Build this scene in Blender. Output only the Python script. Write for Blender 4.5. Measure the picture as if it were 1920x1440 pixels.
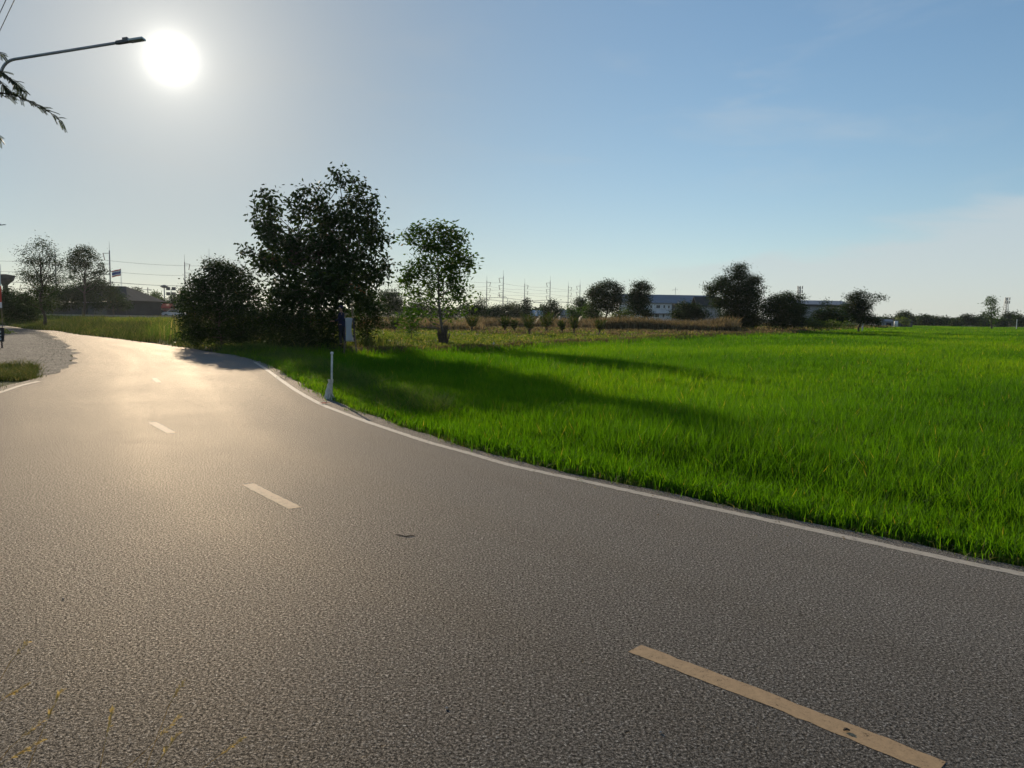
import bpy, bmesh, math, random
import numpy as np
from mathutils import Vector, Matrix
R = math.radians
rng = np.random.default_rng(7)
random.seed(7)
scene = bpy.context.scene
for o in list(bpy.data.objects): bpy.data.objects.remove(o)
col = scene.collection

# ------------------------------------------------------------------ camera
F, CX, CY = 1442.0, 960.0, 720.0
PITCH, ROLL, CAMH = R(5.15), R(1.0), 1.65
fwd = Vector((0, math.cos(PITCH), -math.sin(PITCH)))
r0 = Vector((1, 0, 0)); u0 = r0.cross(fwd)
rgt = r0 * math.cos(ROLL) + u0 * math.sin(ROLL)
upv = u0 * math.cos(ROLL) - r0 * math.sin(ROLL)
cam_d = bpy.data.cameras.new('camera'); cam = bpy.data.objects.new('camera', cam_d); col.objects.link(cam)
cam.matrix_world = Matrix(((rgt.x, upv.x, -fwd.x, 0), (rgt.y, upv.y, -fwd.y, 0), (rgt.z, upv.z, -fwd.z, CAMH), (0, 0, 0, 1)))
cam_d.sensor_width = 36; cam_d.lens = 36 * F / 1920; cam_d.clip_end = 9000; cam_d.clip_start = 0.05
scene.camera = cam
cam_d.dof.use_dof = True; cam_d.dof.focus_distance = 12; cam_d.dof.aperture_fstop = 10
def ray(px, py): return (fwd + rgt * ((px - CX) / F) + upv * (-(py - CY) / F))
def gp(px, py, z=0.0):                      # point of the ground seen at a pixel
    d = ray(px, py); t = (z - CAMH) / d.z
    return Vector((d.x * t, d.y * t, z))
def at(px, py, Y):                          # point at distance Y
    d = ray(px, py); t = Y / d.y
    return Vector((d.x * t, Y, CAMH + d.z * t))
def hx(px, Y): return at(px, 590, Y).x

# ------------------------------------------------------------------ light
sd = ray(321, 110).normalized()
S_EL = math.asin(sd.z); S_AZ = math.atan2(sd.x, sd.y)
sun_d = bpy.data.lights.new('sun', 'SUN'); sun = bpy.data.objects.new('sun', sun_d); col.objects.link(sun)
sun_d.energy = 5.0; sun_d.angle = R(0.6); sun_d.color = (1.0, 0.83, 0.61)
sun.rotation_euler = sd.to_track_quat('Z', 'Y').to_euler()
w = bpy.data.worlds.new('World'); scene.world = w; w.use_nodes = True
nt = w.node_tree; nt.nodes.clear()
def N(t, ty, **k):
    n = t.nodes.new(ty)
    for a, b in k.items(): setattr(n, a, b)
    return n
def L(t, a, b): t.links.new(a, b)
out = N(nt, 'ShaderNodeOutputWorld'); bg = N(nt, 'ShaderNodeBackground')
sky = N(nt, 'ShaderNodeTexSky', sky_type='NISHITA', sun_disc=False)
sky.sun_elevation = S_EL; sky.sun_rotation = S_AZ; sky.altitude = 0; sky.air_density = 1.0; sky.dust_density = 0.03; sky.ozone_density = 2.0
tc = N(nt, 'ShaderNodeTexCoord')
def math_n(t, op, a, b=None, c=None, clamp=False):
    n = N(t, 'ShaderNodeMath', operation=op); n.use_clamp = clamp
    for i, v in enumerate((a, b, c)):
        if v is None: continue
        if isinstance(v, (int, float)): n.inputs[i].default_value = v
        else: L(t, v, n.inputs[i])
    return n.outputs[0]
nrm = N(nt, 'ShaderNodeVectorMath', operation='NORMALIZE'); L(nt, tc.outputs['Generated'], nrm.inputs[0])
dot = N(nt, 'ShaderNodeVectorMath', operation='DOT_PRODUCT'); L(nt, nrm.outputs[0], dot.inputs[0]); dot.inputs[1].default_value = sd
ang = math_n(nt, 'ARCCOSINE', math_n(nt, 'MINIMUM', dot.outputs['Value'], 0.9999999))
def lobe(amp, width, p=2.0):               # brightness falling away from the sun's direction
    q = math_n(nt, 'POWER', math_n(nt, 'DIVIDE', ang, R(width)), p)
    return math_n(nt, 'MULTIPLY', math_n(nt, 'EXPONENT', math_n(nt, 'MULTIPLY', q, -1.0)), amp)
g1 = lobe(40.0, .55, 1.0)
g2 = math_n(nt, 'ADD', lobe(4.5, 4.6, 1.0), lobe(1.1, 11, 1.4))
gc1 = N(nt, 'ShaderNodeVectorMath', operation='SCALE'); gc1.inputs[0].default_value = (1.0, 0.97, 0.88); L(nt, g1, gc1.inputs['Scale'])
gc2 = N(nt, 'ShaderNodeVectorMath', operation='SCALE'); gc2.inputs[0].default_value = (1.0, 0.93, 0.80); L(nt, g2, gc2.inputs['Scale'])
KN = 15.0                                   # tone compression of the bright parts of the sky colour: c / (1 + c / KN)
q1 = N(nt, 'ShaderNodeVectorMath', operation='MULTIPLY_ADD'); L(nt, sky.outputs[0], q1.inputs[0]); q1.inputs[1].default_value = (1 / KN, 1 / KN, 1 / KN * 1.0); q1.inputs[2].default_value = (1, 1, 1)
q2 = N(nt, 'ShaderNodeVectorMath', operation='DIVIDE'); L(nt, sky.outputs[0], q2.inputs[0]); L(nt, q1.outputs[0], q2.inputs[1])
SAT = N(nt, 'ShaderNodeHueSaturation'); SAT.inputs['Saturation'].default_value = 1.03; SAT.inputs['Value'].default_value = 1.17; 
q3 = N(nt, 'ShaderNodeVectorMath', operation='MULTIPLY'); L(nt, q2.outputs[0], q3.inputs[0]); q3.inputs[1].default_value = (.96, 1.05, 1.13); L(nt, q3.outputs[0], SAT.inputs['Color'])
# thin high cloud and a pale bank low on the right
sep = N(nt, 'ShaderNodeSeparateXYZ'); L(nt, nrm.outputs[0], sep.inputs[0])
el = math_n(nt, 'ARCSINE', sep.outputs['Z'])
az = math_n(nt, 'ARCTAN2', sep.outputs['X'], sep.outputs['Y'])
cmb = N(nt, 'ShaderNodeCombineXYZ'); L(nt, az, cmb.inputs[0]); L(nt, el, cmb.inputs[1])
mp = N(nt, 'ShaderNodeMapping'); mp.inputs['Scale'].default_value = (2.2, 9.0, 1); mp.inputs['Rotation'].default_value = (0, 0, R(-6)); L(nt, cmb.outputs[0], mp.inputs[0])
cn = N(nt, 'ShaderNodeTexNoise'); cn.inputs['Scale'].default_value = 1.6; cn.inputs['Detail'].default_value = 7; cn.inputs['Roughness'].default_value = 0.55; cn.inputs['Distortion'].default_value = 0.5; L(nt, mp.outputs[0], cn.inputs['Vector'])
def maprange(t, v, a, b, c, d, smooth=True):
    n = N(t, 'ShaderNodeMapRange'); n.interpolation_type = 'SMOOTHSTEP' if smooth else 'LINEAR'
    L(t, v, n.inputs[0])
    for i, x in enumerate((a, b, c, d)): n.inputs[i + 1].default_value = x
    return n.outputs[0]
bankt = math_n(nt, 'ADD', math_n(nt, 'MULTIPLY', math_n(nt, 'SUBTRACT', cn.outputs[0], 0.5), 0.16), math_n(nt, 'MULTIPLY', az, 0.15))
bank_el = math_n(nt, 'SUBTRACT', math_n(nt, 'ADD', bankt, 0.045), el)
bank = math_n(nt, 'MULTIPLY', maprange(nt, bank_el, -0.006, 0.028, 0, 1), maprange(nt, az, -0.10, 0.42, 0, 1))
wisp = math_n(nt, 'MULTIPLY', maprange(nt, cn.outputs[0], 0.50, 0.78, 0, 1), maprange(nt, el, 0.02, 0.25, 0.2, 0.55))
cl = math_n(nt, 'MAXIMUM', math_n(nt, 'MULTIPLY', bank, 0.6), math_n(nt, 'MULTIPLY', wisp, 0.5))
cmix = N(nt, 'ShaderNodeMix', data_type='RGBA'); L(nt, cl, cmix.inputs['Factor']); L(nt, SAT.outputs[0], cmix.inputs[6]); cmix.inputs[7].default_value = (5.1, 5.45, 5.6, 1)
veil = lobe(.82, 22, 1.7)                     # dusty air round the sun greys the blue
vmix = N(nt, 'ShaderNodeMix', data_type='RGBA'); L(nt, veil, vmix.inputs['Factor']); L(nt, cmix.outputs[2], vmix.inputs[6]); vmix.inputs[7].default_value = (2.35, 2.45, 2.4, 1)
a1 = N(nt, 'ShaderNodeVectorMath', operation='ADD'); L(nt, vmix.outputs[2], a1.inputs[0]); L(nt, gc1.outputs[0], a1.inputs[1])
a2 = N(nt, 'ShaderNodeVectorMath', operation='ADD'); L(nt, a1.outputs[0], a2.inputs[0]); L(nt, gc2.outputs[0], a2.inputs[1])
L(nt, a2.outputs[0], bg.inputs[0]); bg.inputs[1].default_value = 0.118; L(nt, bg.outputs[0], out.inputs[0])
w.cycles.sampling_method = 'MANUAL'; w.cycles.sample_map_resolution = 1024
vs = scene.view_settings; vs.view_transform = 'Standard'; vs.look = 'None'; vs.exposure = 0.0; vs.gamma = 1; vs.use_curve_mapping = False
scene.cycles.max_bounces = 7; scene.cycles.transparent_max_bounces = 8; scene.cycles.sample_clamp_indirect = 4; scene.cycles.volume_bounces = 1
scene.cycles.use_denoising = True

# ------------------------------------------------------------------ helpers
def link(o, parent=None):
    col.objects.link(o)
    if parent is not None:
        o.parent = parent
        o.matrix_parent_inverse = Matrix.Translation(parent.location).inverted() if False else Matrix.Identity(4)
    return o
def tag(o, label=None, cat=None, group=None, kind=None):
    if label: o['label'] = label
    if cat: o['category'] = cat
    if group: o['group'] = group
    if kind: o['kind'] = kind
    return o
def empty(name, loc, label, cat, group=None):
    o = bpy.data.objects.new(name, None); o.location = loc; o.empty_display_size = 0.3; col.objects.link(o)
    return tag(o, label, cat, group)
def np_obj(name, V, Fc, mat, parent=None, smooth=False, attr=None):
    """V (n,3) world coordinates, Fc (m,k). If parent is given the mesh is stored relative to it."""
    V = np.asarray(V, dtype=np.float64)
    if parent is not None: V = V - np.array(parent.location)
    V = V.astype(np.float32)
    Fc = np.asarray(Fc, dtype=np.int32); m, k = Fc.shape
    me = bpy.data.meshes.new(name)
    me.vertices.add(len(V)); me.vertices.foreach_set('co', V.ravel())
    me.loops.add(m * k); me.loops.foreach_set('vertex_index', Fc.ravel())
    me.polygons.add(m); me.polygons.foreach_set('loop_start', np.arange(0, m * k, k, dtype=np.int32))
    me.polygons.foreach_set('loop_total', np.full(m, k, dtype=np.int32))
    if smooth: me.polygons.foreach_set('use_smooth', np.ones(m, dtype=bool))
    if attr is not None:
        for nm, (ty, arr) in attr.items():
            a = me.attributes.new(nm, ty, 'POINT')
            a.data.foreach_set('color' if ty == 'FLOAT_COLOR' else 'value', np.asarray(arr, dtype=np.float32).ravel())
    me.update(calc_edges=True); me.validate()
    me.materials.append(mat)
    return link(bpy.data.objects.new(name, me), parent)
class MB:
    """collects boxes, tubes and polygons, then links ONE mesh object"""
    def __init__(s): s.v = []; s.f = []
    def box(s, c, d, rz=0, rx=0, ry=0):
        M = Matrix.Translation(Vector(c)) @ Matrix.Rotation(rz, 4, 'Z') @ Matrix.Rotation(ry, 4, 'Y') @ Matrix.Rotation(rx, 4, 'X')
        n = len(s.v)
        for z in (-.5, .5):
            for x, y in ((-.5, -.5), (.5, -.5), (.5, .5), (-.5, .5)): s.v.append(tuple(M @ Vector((x * d[0], y * d[1], z * d[2]))))
        s.f += [tuple(n + i for i in q) for q in ((3, 2, 1, 0), (4, 5, 6, 7), (0, 1, 5, 4), (1, 2, 6, 5), (2, 3, 7, 6), (3, 0, 4, 7))]
        return s
    def tube(s, pts, rad, seg=8, cap=True):
        pts = [Vector(p) for p in pts]
        if isinstance(rad, (int, float)): rad = [rad] * len(pts)
        n0 = len(s.v); ref = None
        for i, p in enumerate(pts):
            t = (pts[min(i + 1, len(pts) - 1)] - pts[max(i - 1, 0)]).normalized()
            if ref is None: ref = Vector((1, 0, 0)) if abs(t.x) < .8 else Vector((0, 1, 0))
            a = (ref - t * ref.dot(t)).normalized(); ref = a; b = t.cross(a)
            for k in range(seg):
                q = 2 * math.pi * k / seg
                s.v.append(tuple(p + a * (rad[i] * math.cos(q)) + b * (rad[i] * math.sin(q))))
        for i in range(len(pts) - 1):
            for k in range(seg):
                A = n0 + i * seg + k; B = n0 + i * seg + (k + 1) % seg
                s.f.append((A, B, B + seg, A + seg))
        if cap:
            s.f.append(tuple(n0 + k for k in range(seg - 1, -1, -1))); e = n0 + (len(pts) - 1) * seg
            s.f.append(tuple(e + k for k in range(seg)))
        return s
    def poly(s, pts):
        n = len(s.v); s.v += [tuple(p) for p in pts]; s.f.append(tuple(range(n, n + len(pts)))); return s
    def prism(s, pts, off):
        n = len(s.v); k = len(pts); s.v += [tuple(p) for p in pts] + [tuple(Vector(p) + Vector(off)) for p in pts]
        s.f.append(tuple(range(n + k - 1, n - 1, -1))); s.f.append(tuple(range(n + k, n + 2 * k)))
        for i in range(k): j = (i + 1) % k; s.f.append((n + i, n + j, n + k + j, n + k + i))
        return s
    def build(s, name, mat, parent=None, smooth=False):
        off = Vector(parent.location) if parent is not None else Vector()
        if parent is not None and parent.parent is not None: off = off + Vector(parent.parent.location)
        me = bpy.data.meshes.new(name); me.from_pydata([tuple(Vector(v) - off) for v in s.v], [], s.f); me.update()
        bm = bmesh.new(); bm.from_mesh(me); bmesh.ops.recalc_face_normals(bm, faces=bm.faces); bm.to_mesh(me); bm.free()
        if smooth:
            for p in me.polygons: p.use_smooth = True
        me.materials.append(mat)
        return link(bpy.data.objects.new(name, me), parent)
def mat(name, base=(.5, .5, .5), rough=.7, metal=0, spec=.3):
    m = bpy.data.materials.new(name); m.use_nodes = True; t = m.node_tree
    b = t.nodes['Principled BSDF']; b.inputs['Base Color'].default_value = (*base, 1); b.inputs['Roughness'].default_value = rough
    b.inputs['Metallic'].default_value = metal; b.inputs['Specular IOR Level'].default_value = spec
    return m, t, b
def ramp(t, fac, stops):
    n = N(t, 'ShaderNodeValToRGB'); e = n.color_ramp.elements
    while len(e) < len(stops): e.new(.5)
    for i, (p, c) in enumerate(stops): e[i].position = p; e[i].color = (*c, 1)
    L(t, fac, n.inputs[0]); return n.outputs[0]
def noise(t, scale, detail=4, rough=.55, vec=None, dist=0):
    n = N(t, 'ShaderNodeTexNoise'); n.inputs['Scale'].default_value = scale; n.inputs['Detail'].default_value = detail
    n.inputs['Roughness'].default_value = rough; n.inputs['Distortion'].default_value = dist
    if vec is None:
        g = N(t, 'ShaderNodeTexCoord'); vec = g.outputs['Object']
    L(t, vec, n.inputs['Vector']); return n.outputs[0]
def bump(t, b, h, strength=.5, dist=.01):
    n = N(t, 'ShaderNodeBump'); n.inputs['Strength'].default_value = strength; n.inputs['Distance'].default_value = dist
    L(t, h, n.inputs['Height']); L(t, n.outputs[0], b.inputs['Normal']); return n
def plain(name, base, rough=.7, metal=0, var=.18, scale=3, bs=0.0):
    """a slightly weathered single-colour material"""
    m, t, b = mat(name, base, rough, metal)
    f = noise(t, scale, 5)
    L(t, ramp(t, f, [(.3, tuple(c * (1 - var) for c in base)), (.7, tuple(min(1, c * (1 + var)) for c in base))]), b.inputs['Base Color'])
    if bs: bump(t, b, noise(t, scale * 8, 4), bs, .01)
    return m
def leaf_mat(name, stops, trans=.45, tint=(1.5, 1.7, .5), rough=.5, gloss=.25):
    m, t, b = mat(name, (.1, .1, .1), rough, 0, gloss)
    a = N(t, 'ShaderNodeAttribute'); a.attribute_name = 'v'
    c = ramp(t, a.outputs['Fac'], stops); L(t, c, b.inputs['Base Color'])
    tr = N(t, 'ShaderNodeBsdfTranslucent'); mu = N(t, 'ShaderNodeMix', data_type='RGBA', blend_type='MULTIPLY'); mu.inputs['Factor'].default_value = 1
    L(t, c, mu.inputs[6]); mu.inputs[7].default_value = (*tint, 1); L(t, mu.outputs[2], tr.inputs['Color'])
    mx = N(t, 'ShaderNodeMixShader'); mx.inputs[0].default_value = trans
    L(t, b.outputs[0], mx.inputs[1]); L(t, tr.outputs[0], mx.inputs[2]); L(t, mx.outputs[0], t.nodes['Material Output'].inputs[0])
    return m

# ------------------------------------------------------------------ materials
def asphalt():
    m, t, b = mat('asphalt', (.06, .06, .06), .5, 0, .16)
    v = N(t, 'ShaderNodeTexCoord').outputs['Object']
    n1 = noise(t, 72, 5, .74, v); n2 = noise(t, 150, 4, .72, v)
    vo = N(t, 'ShaderNodeTexVoronoi'); vo.inputs['Scale'].default_value = 95; L(t, v, vo.inputs['Vector'])
    sepc = N(t, 'ShaderNodeSeparateColor'); L(t, vo.outputs['Color'], sepc.inputs[0])
    big = noise(t, .55, 5, .6, v, .4); mid = noise(t, 5, 4, .6, v)
    g = math_n(t, 'ADD', math_n(t, 'MULTIPLY', n1, .55), math_n(t, 'MULTIPLY', n2, .45))
    c1 = ramp(t, g, [(.40, (.005, .005, .005)), (.46, (.034, .036, .037)), (.54, (.088, .093, .096)), (.61, (.38, .39, .39))])
    ua = N(t, 'ShaderNodeAttribute'); ua.attribute_name = 'across'      # worn wheel tracks follow the road
    uw = math_n(t, 'ADD', ua.outputs['Fac'], math_n(t, 'MULTIPLY', math_n(t, 'SUBTRACT', mid, .5), .05))
    def band(c_, w_): return maprange(t, math_n(t, 'ABSOLUTE', math_n(t, 'SUBTRACT', uw, c_)), 0, w_, 1, 0)
    trk = math_n(t, 'MAXIMUM', math_n(t, 'MAXIMUM', band(.16, .07), band(.38, .07)), math_n(t, 'MAXIMUM', band(.62, .07), band(.84, .07)))
    fl = maprange(t, sepc.outputs[0], .86, .96, 1.0, 1.9)
    tone = ramp(t, math_n(t, 'ADD', math_n(t, 'MULTIPLY', big, .7), math_n(t, 'MULTIPLY', mid, .3)), [(.35, (.84, .84, .85)), (.65, (1.14, 1.12, 1.08))])
    pit = maprange(t, noise(t, 24, 2, .5, v), .70, .75, 1.0, .10)
    mu = N(t, 'ShaderNodeMix', data_type='RGBA', blend_type='MULTIPLY'); mu.inputs['Factor'].default_value = 1; L(t, c1, mu.inputs[6]); L(t, tone, mu.inputs[7])
    sc = N(t, 'ShaderNodeVectorMath', operation='SCALE'); L(t, mu.outputs[2], sc.inputs[0]); L(t, math_n(t, 'MULTIPLY', math_n(t, 'MULTIPLY', fl, pit), math_n(t, 'MULTIPLY_ADD', trk, -.14, 1.04)), sc.inputs['Scale'])
    L(t, sc.outputs[0], b.inputs['Base Color'])
    h = math_n(t, 'ADD', math_n(t, 'MULTIPLY', g, 2.6), math_n(t, 'MULTIPLY', sepc.outputs[1], .45))
    h = math_n(t, 'ADD', h, math_n(t, 'MULTIPLY', pit, 1.2))
    bn = bump(t, b, h, 1.0, .012)
    # bitumen film on stone: mostly dull, a faint sheen that grows towards grazing
    df = N(t, 'ShaderNodeBsdfDiffuse'); gl = N(t, 'ShaderNodeBsdfGlossy'); mx = N(t, 'ShaderNodeMixShader'); lw = N(t, 'ShaderNodeLayerWeight'); lw.inputs['Blend'].default_value = .5
    L(t, sc.outputs[0], df.inputs['Color']); L(t, bn.outputs[0], df.inputs['Normal']); L(t, bn.outputs[0], gl.inputs['Normal'])
    gl.inputs['Color'].default_value = (1, .91, .79, 1); L(t, math_n(t, 'ADD', maprange(t, big, .3, .7, .57, .60), math_n(t, 'MULTIPLY', trk, -.02)), gl.inputs['Roughness'])
    L(t, math_n(t, 'MULTIPLY', math_n(t, 'MULTIPLY_ADD', math_n(t, 'POWER', lw.outputs['Facing'], 3.0), .19, .012), maprange(t, g, .42, .60, .15, 2.3)), mx.inputs[0])   # only the stone tops shine
    L(t, df.outputs[0], mx.inputs[1]); L(t, gl.outputs[0], mx.inputs[2]); L(t, mx.outputs[0], t.nodes['Material Output'].inputs[0])
    return m
M = {}
M['asphalt'] = asphalt()
def paint(name, c, wear=.62):
    m, t, b = mat(name, c, .75, 0, .2)
    v = N(t, 'ShaderNodeTexCoord').outputs['Object']
    f = noise(t, 22, 6, .7, v); g = noise(t, 140, 3, .6, v)
    k = math_n(t, 'ADD', math_n(t, 'MULTIPLY', f, .6), math_n(t, 'MULTIPLY', g, .4))
    L(t, ramp(t, k, [(.36, tuple(x * .45 for x in c)), (.46, tuple(x * .85 for x in c)), (wear, tuple(x * 1.05 for x in c))]), b.inputs['Base Color'])
    bump(t, b, k, .7, .003)
    tp = N(t, 'ShaderNodeBsdfTransparent'); mx = N(t, 'ShaderNodeMixShader'); L(t, maprange(t, k, .36, .40, 0, 1), mx.inputs[0])   # worn through to the stone
    L(t, tp.outputs[0], mx.inputs[1]); L(t, b.outputs[0], mx.inputs[2]); L(t, mx.outputs[0], t.nodes['Material Output'].inputs[0])
    return m
M['dash'] = paint('dirty_tan_road_paint', (.42, .285, .155))
M['line'] = paint('dirty_white_road_paint', (.50, .44, .35))
def ground_mat():
    m, t, b = mat('ground_soil', (.1, .1, .05), .95, 0, .1)
    a = N(t, 'ShaderNodeAttribute'); a.attribute_name = 'zone'
    v = N(t, 'ShaderNodeTexCoord').outputs['Object']
    f = math_n(t, 'ADD', math_n(t, 'MULTIPLY', noise(t, .35, 6, .6, v), .5), math_n(t, 'MULTIPLY', noise(t, 7, 4, .6, v), .5))
    tone = ramp(t, f, [(.32, (.55, .5, .5)), (.5, (1, 1, 1)), (.68, (1.45, 1.3, 1.0))])
    mu = N(t, 'ShaderNodeMix', data_type='RGBA', blend_type='MULTIPLY'); mu.inputs['Factor'].default_value = 1
    L(t, a.outputs['Color'], mu.inputs[6]); L(t, tone, mu.inputs[7]); L(t, mu.outputs[2], b.inputs['Base Color'])
    bump(t, b, noise(t, 14, 6, .65, v), .8, .06)
    return m
M['ground'] = ground_mat()
def gravel():
    m, t, b = mat('gravel', (.1, .1, .1), .9, 0, .2)
    v = N(t, 'ShaderNodeTexCoord').outputs['Object']
    vo = N(t, 'ShaderNodeTexVoronoi'); vo.inputs['Scale'].default_value = 22; L(t, v, vo.inputs['Vector'])
    s = N(t, 'ShaderNodeSeparateColor'); L(t, vo.outputs['Color'], s.inputs[0])
    big = noise(t, .9, 5, .6, v)
    c = ramp(t, s.outputs[0], [(0, (.03, .029, .027)), (.6, (.075, .07, .062)), (.93, (.14, .13, .11)), (1, (.4, .38, .33))])
    mu = N(t, 'ShaderNodeMix', data_type='RGBA', blend_type='MULTIPLY'); mu.inputs['Factor'].default_value = 1
    L(t, c, mu.inputs[6]); L(t, ramp(t, big, [(.35, (.6, .6, .6)), (.65, (1.2, 1.15, 1.1))]), mu.inputs[7]); L(t, mu.outputs[2], b.inputs['Base Color'])
    bump(t, b, math_n(t, 'SUBTRACT', math_n(t, 'MULTIPLY', big, 2.0), vo.outputs['Distance']), 1, .03)
    return m
M['gravel'] = gravel()
M['rice'] = leaf_mat('rice_leaf', [(0, (.022, .072, .005)), (.5, (.052, .132, .006)), (.93, (.105, .185, .009)), (1, (.22, .20, .06))], .60, (2.2, 2.1, .45), .62, .10)
M['verge'] = leaf_mat('verge_grass_leaf', [(0, (.03, .07, .01)), (.6, (.07, .12, .02)), (.9, (.13, .14, .04)), (1, (.26, .2, .09))], .5, (1.7, 1.8, .7), .6, .2)
M['weed'] = leaf_mat('roadside_weed_leaf', [(0, (.02, .04, .01)), (.5, (.055, .08, .02)), (.85, (.10, .105, .035)), (1, (.2, .16, .08))], .4, (1.5, 1.5, .8), .7, .1)
M['pasture'] = leaf_mat('pasture_grass_leaf', [(0, (.05, .085, .015)), (.6, (.10, .14, .025)), (.9, (.17, .17, .05)), (1, (.25, .19, .09))], .5, (1.7, 1.7, .8), .7, .1)
M['dry'] = leaf_mat('dry_reed_leaf', [(0, (.07, .06, .03)), (.6, (.15, .12, .065)), (.9, (.25, .20, .12)), (1, (.06, .09, .03))], .4, (1.4, 1.25, 1.0), .8, .1)
M['straw'] = leaf_mat('straw_stem', [(0, (.40, .30, .10)), (1, (.60, .48, .20))], .5, (1.3, 1.2, .9), .7, .2)
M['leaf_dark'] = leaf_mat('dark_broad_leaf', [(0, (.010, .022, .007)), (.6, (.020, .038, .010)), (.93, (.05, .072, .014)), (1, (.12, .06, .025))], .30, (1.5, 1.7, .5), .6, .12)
M['leaf_mid'] = leaf_mat('mid_green_leaf', [(0, (.018, .045, .006)), (.6, (.040, .080, .010)), (.93, (.08, .110, .022)), (1, (.14, .10, .03))], .42, (1.8, 1.9, .6), .6, .12)
M['leaf_light'] = leaf_mat('yellow_green_leaf', [(0, (.035, .06, .014)), (.6, (.07, .10, .022)), (1, (.12, .14, .035))], .5, (1.6, 1.7, .7), .5, .2)
M['leaf_feather'] = leaf_mat('feathery_leaf', [(0, (.03, .045, .02)), (1, (.06, .075, .03))], .45, (1.4, 1.4, .8), .5, .2)
M['bark'] = plain('bark', (.075, .058, .045), .9, 0, .35, 9, .6)
M['bark_pale'] = plain('pale_bark', (.13, .11, .09), .9, 0, .35, 9, .6)
M['galv'] = plain('galvanised_steel', (.30, .31, .31), .5, .6, .15, 6)
M['concrete'] = plain('concrete_pole', (.30, .28, .26), .9, 0, .15, 2)
M['wire'] = plain('aluminium_cable', (.10, .10, .10), .6, .3, .1, 2)
M['insul'] = plain('porcelain_insulator', (.16, .09, .07), .4, 0, .1, 5)
M['white_paint'] = plain('white_paint', (.72, .71, .68), .6, 0, .1, 2)
M['pipe'] = plain('grimy_white_pipe', (.55, .53, .48), .5, 0, .25, 12)
M['lamp_body'] = plain('lamp_housing_grey', (.10, .10, .10), .45, .2, .1, 5)
M['lens'] = plain('lamp_glass', (.45, .5, .5), .15, 0, .05, 5)
M['roof_grey'] = plain('grey_metal_roof', (.17, .18, .20), .5, .2, .12, .5)
M['roof_dark'] = plain('dark_metal_roof', (.035, .038, .04), .95, 0, .2, .5)
M['roof_blue'] = plain('pale_blue_metal_roof', (.22, .33, .42), .4, .2, .12, .5)
M['wall_white'] = plain('whitewashed_wall', (.60, .62, .64), .85, 0, .1, .6)
M['wall_grey'] = plain('grey_wall', (.26, .27, .29), .85, 0, .12, .5)
M['wall_dark'] = plain('grey_green_wall', (.08, .09, .095), .85, 0, .2, .6)  # one even dark colour for the small shed walls
M['glass'] = plain('window_glass', (.04, .05, .06), .15, 0, .1, 2)
M['wood'] = plain('weathered_wood', (.13, .10, .07), .85, 0, .3, 12, .3)
M['red'] = plain('red_vinyl', (.55, .06, .03), .6, 0, .1, 3)
M['blue'] = plain('navy_cloth', (.06, .08, .28), .8, 0, .1, 3)
M['black'] = plain('black_board', (.012, .012, .015), .5, 0, .2, 4)
M['skin'] = plain('skin', (.28, .15, .10), .6, 0, .08, 20)
M['hair'] = plain('black_hair', (.012, .010, .010), .6, 0, .2, 30)
M['navy'] = plain('navy_shirt', (.018, .020, .045), .9, 0, .2, 10)
M['trouser'] = plain('dark_trousers', (.016, .017, .024), .9, 0, .2, 10)
M['shoe'] = plain('dark_shoe', (.02, .018, .016), .6, 0, .2, 10)
M['car_white'] = plain('white_car_paint', (.65, .65, .66), .3, 0, .03, 1)
M['car_dark'] = plain('dark_car_paint', (.05, .055, .06), .3, 0, .03, 1)
M['tyre'] = plain('tyre_rubber', (.02, .02, .02), .9, 0, .2, 8)
M['salmon'] = plain('faded_salmon_wall', (.45, .27, .20), .8, 0, .1, 2)
def vinyl():
    m, t, b = mat('white_banner_vinyl', (.62, .64, .66), .55, 0, .3)
    tr = N(t, 'ShaderNodeBsdfTranslucent'); tr.inputs[0].default_value = (.5, .54, .6, 1); mx = N(t, 'ShaderNodeMixShader'); mx.inputs[0].default_value = .5
    L(t, b.outputs[0], mx.inputs[1]); L(t, tr.outputs[0], mx.inputs[2]); L(t, mx.outputs[0], t.nodes['Material Output'].inputs[0])
    bump(t, b, noise(t, 9, 3), .6, .02)
    return m
M['vinyl'] = vinyl()

# ------------------------------------------------------------------ plan of the road (x, y in metres)
def smooth_path(pts, n=14):
    pts = [Vector((p[0], p[1])) for p in pts]; P = [pts[0] * 2 - pts[1]] + pts + [pts[-1] * 2 - pts[-2]]; o = []
    for i in range(1, len(P) - 2):
        for k in range(n):
            t = k / n; a, b, c, d = P[i - 1], P[i], P[i + 1], P[i + 2]
            o.append(.5 * ((2 * b) + (c - a) * t + (2 * a - 5 * b + 4 * c - d) * t * t + (3 * b - a - 3 * c + d) * t ** 3))
    o.append(pts[-1]); return np.array([[p.x, p.y] for p in o])
line_px = [(1920, 1077), (1800, 1053), (1600, 1010), (1400, 967), (1200, 925), (1100, 903), (960, 873), (880, 850), (800, 828), (700, 795), (640, 773), (600, 757), (560, 735), (530, 715), (500, 693), (478, 679)]
LP = [gp(*p) for p in line_px]; LP = [(p.x, p.y) for p in LP]
d0 = Vector(LP[0]) - Vector(LP[2]); d0.normalize()
pre = [tuple(Vector(LP[0]) + d0 * s) for s in (30, 14, 6, 2.5)]
far_px = [(440, 667), (400, 661.5), (340, 652), (260, 641), (200, 633.5), (140, 627), (100, 620)]
FPt = [gp(*p) for p in far_px]; FPt = [(p.x, p.y) for p in FPt]
tail = [(-34.5, 55), (-44, 66), (-62, 84), (-90, 108), (-140, 150)]
line_c = np.concatenate([np.array(pre), smooth_path(LP)])                      # centre of the white edge line
edge_R = np.concatenate([np.array(pre), smooth_path(LP + FPt + tail)])
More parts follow.
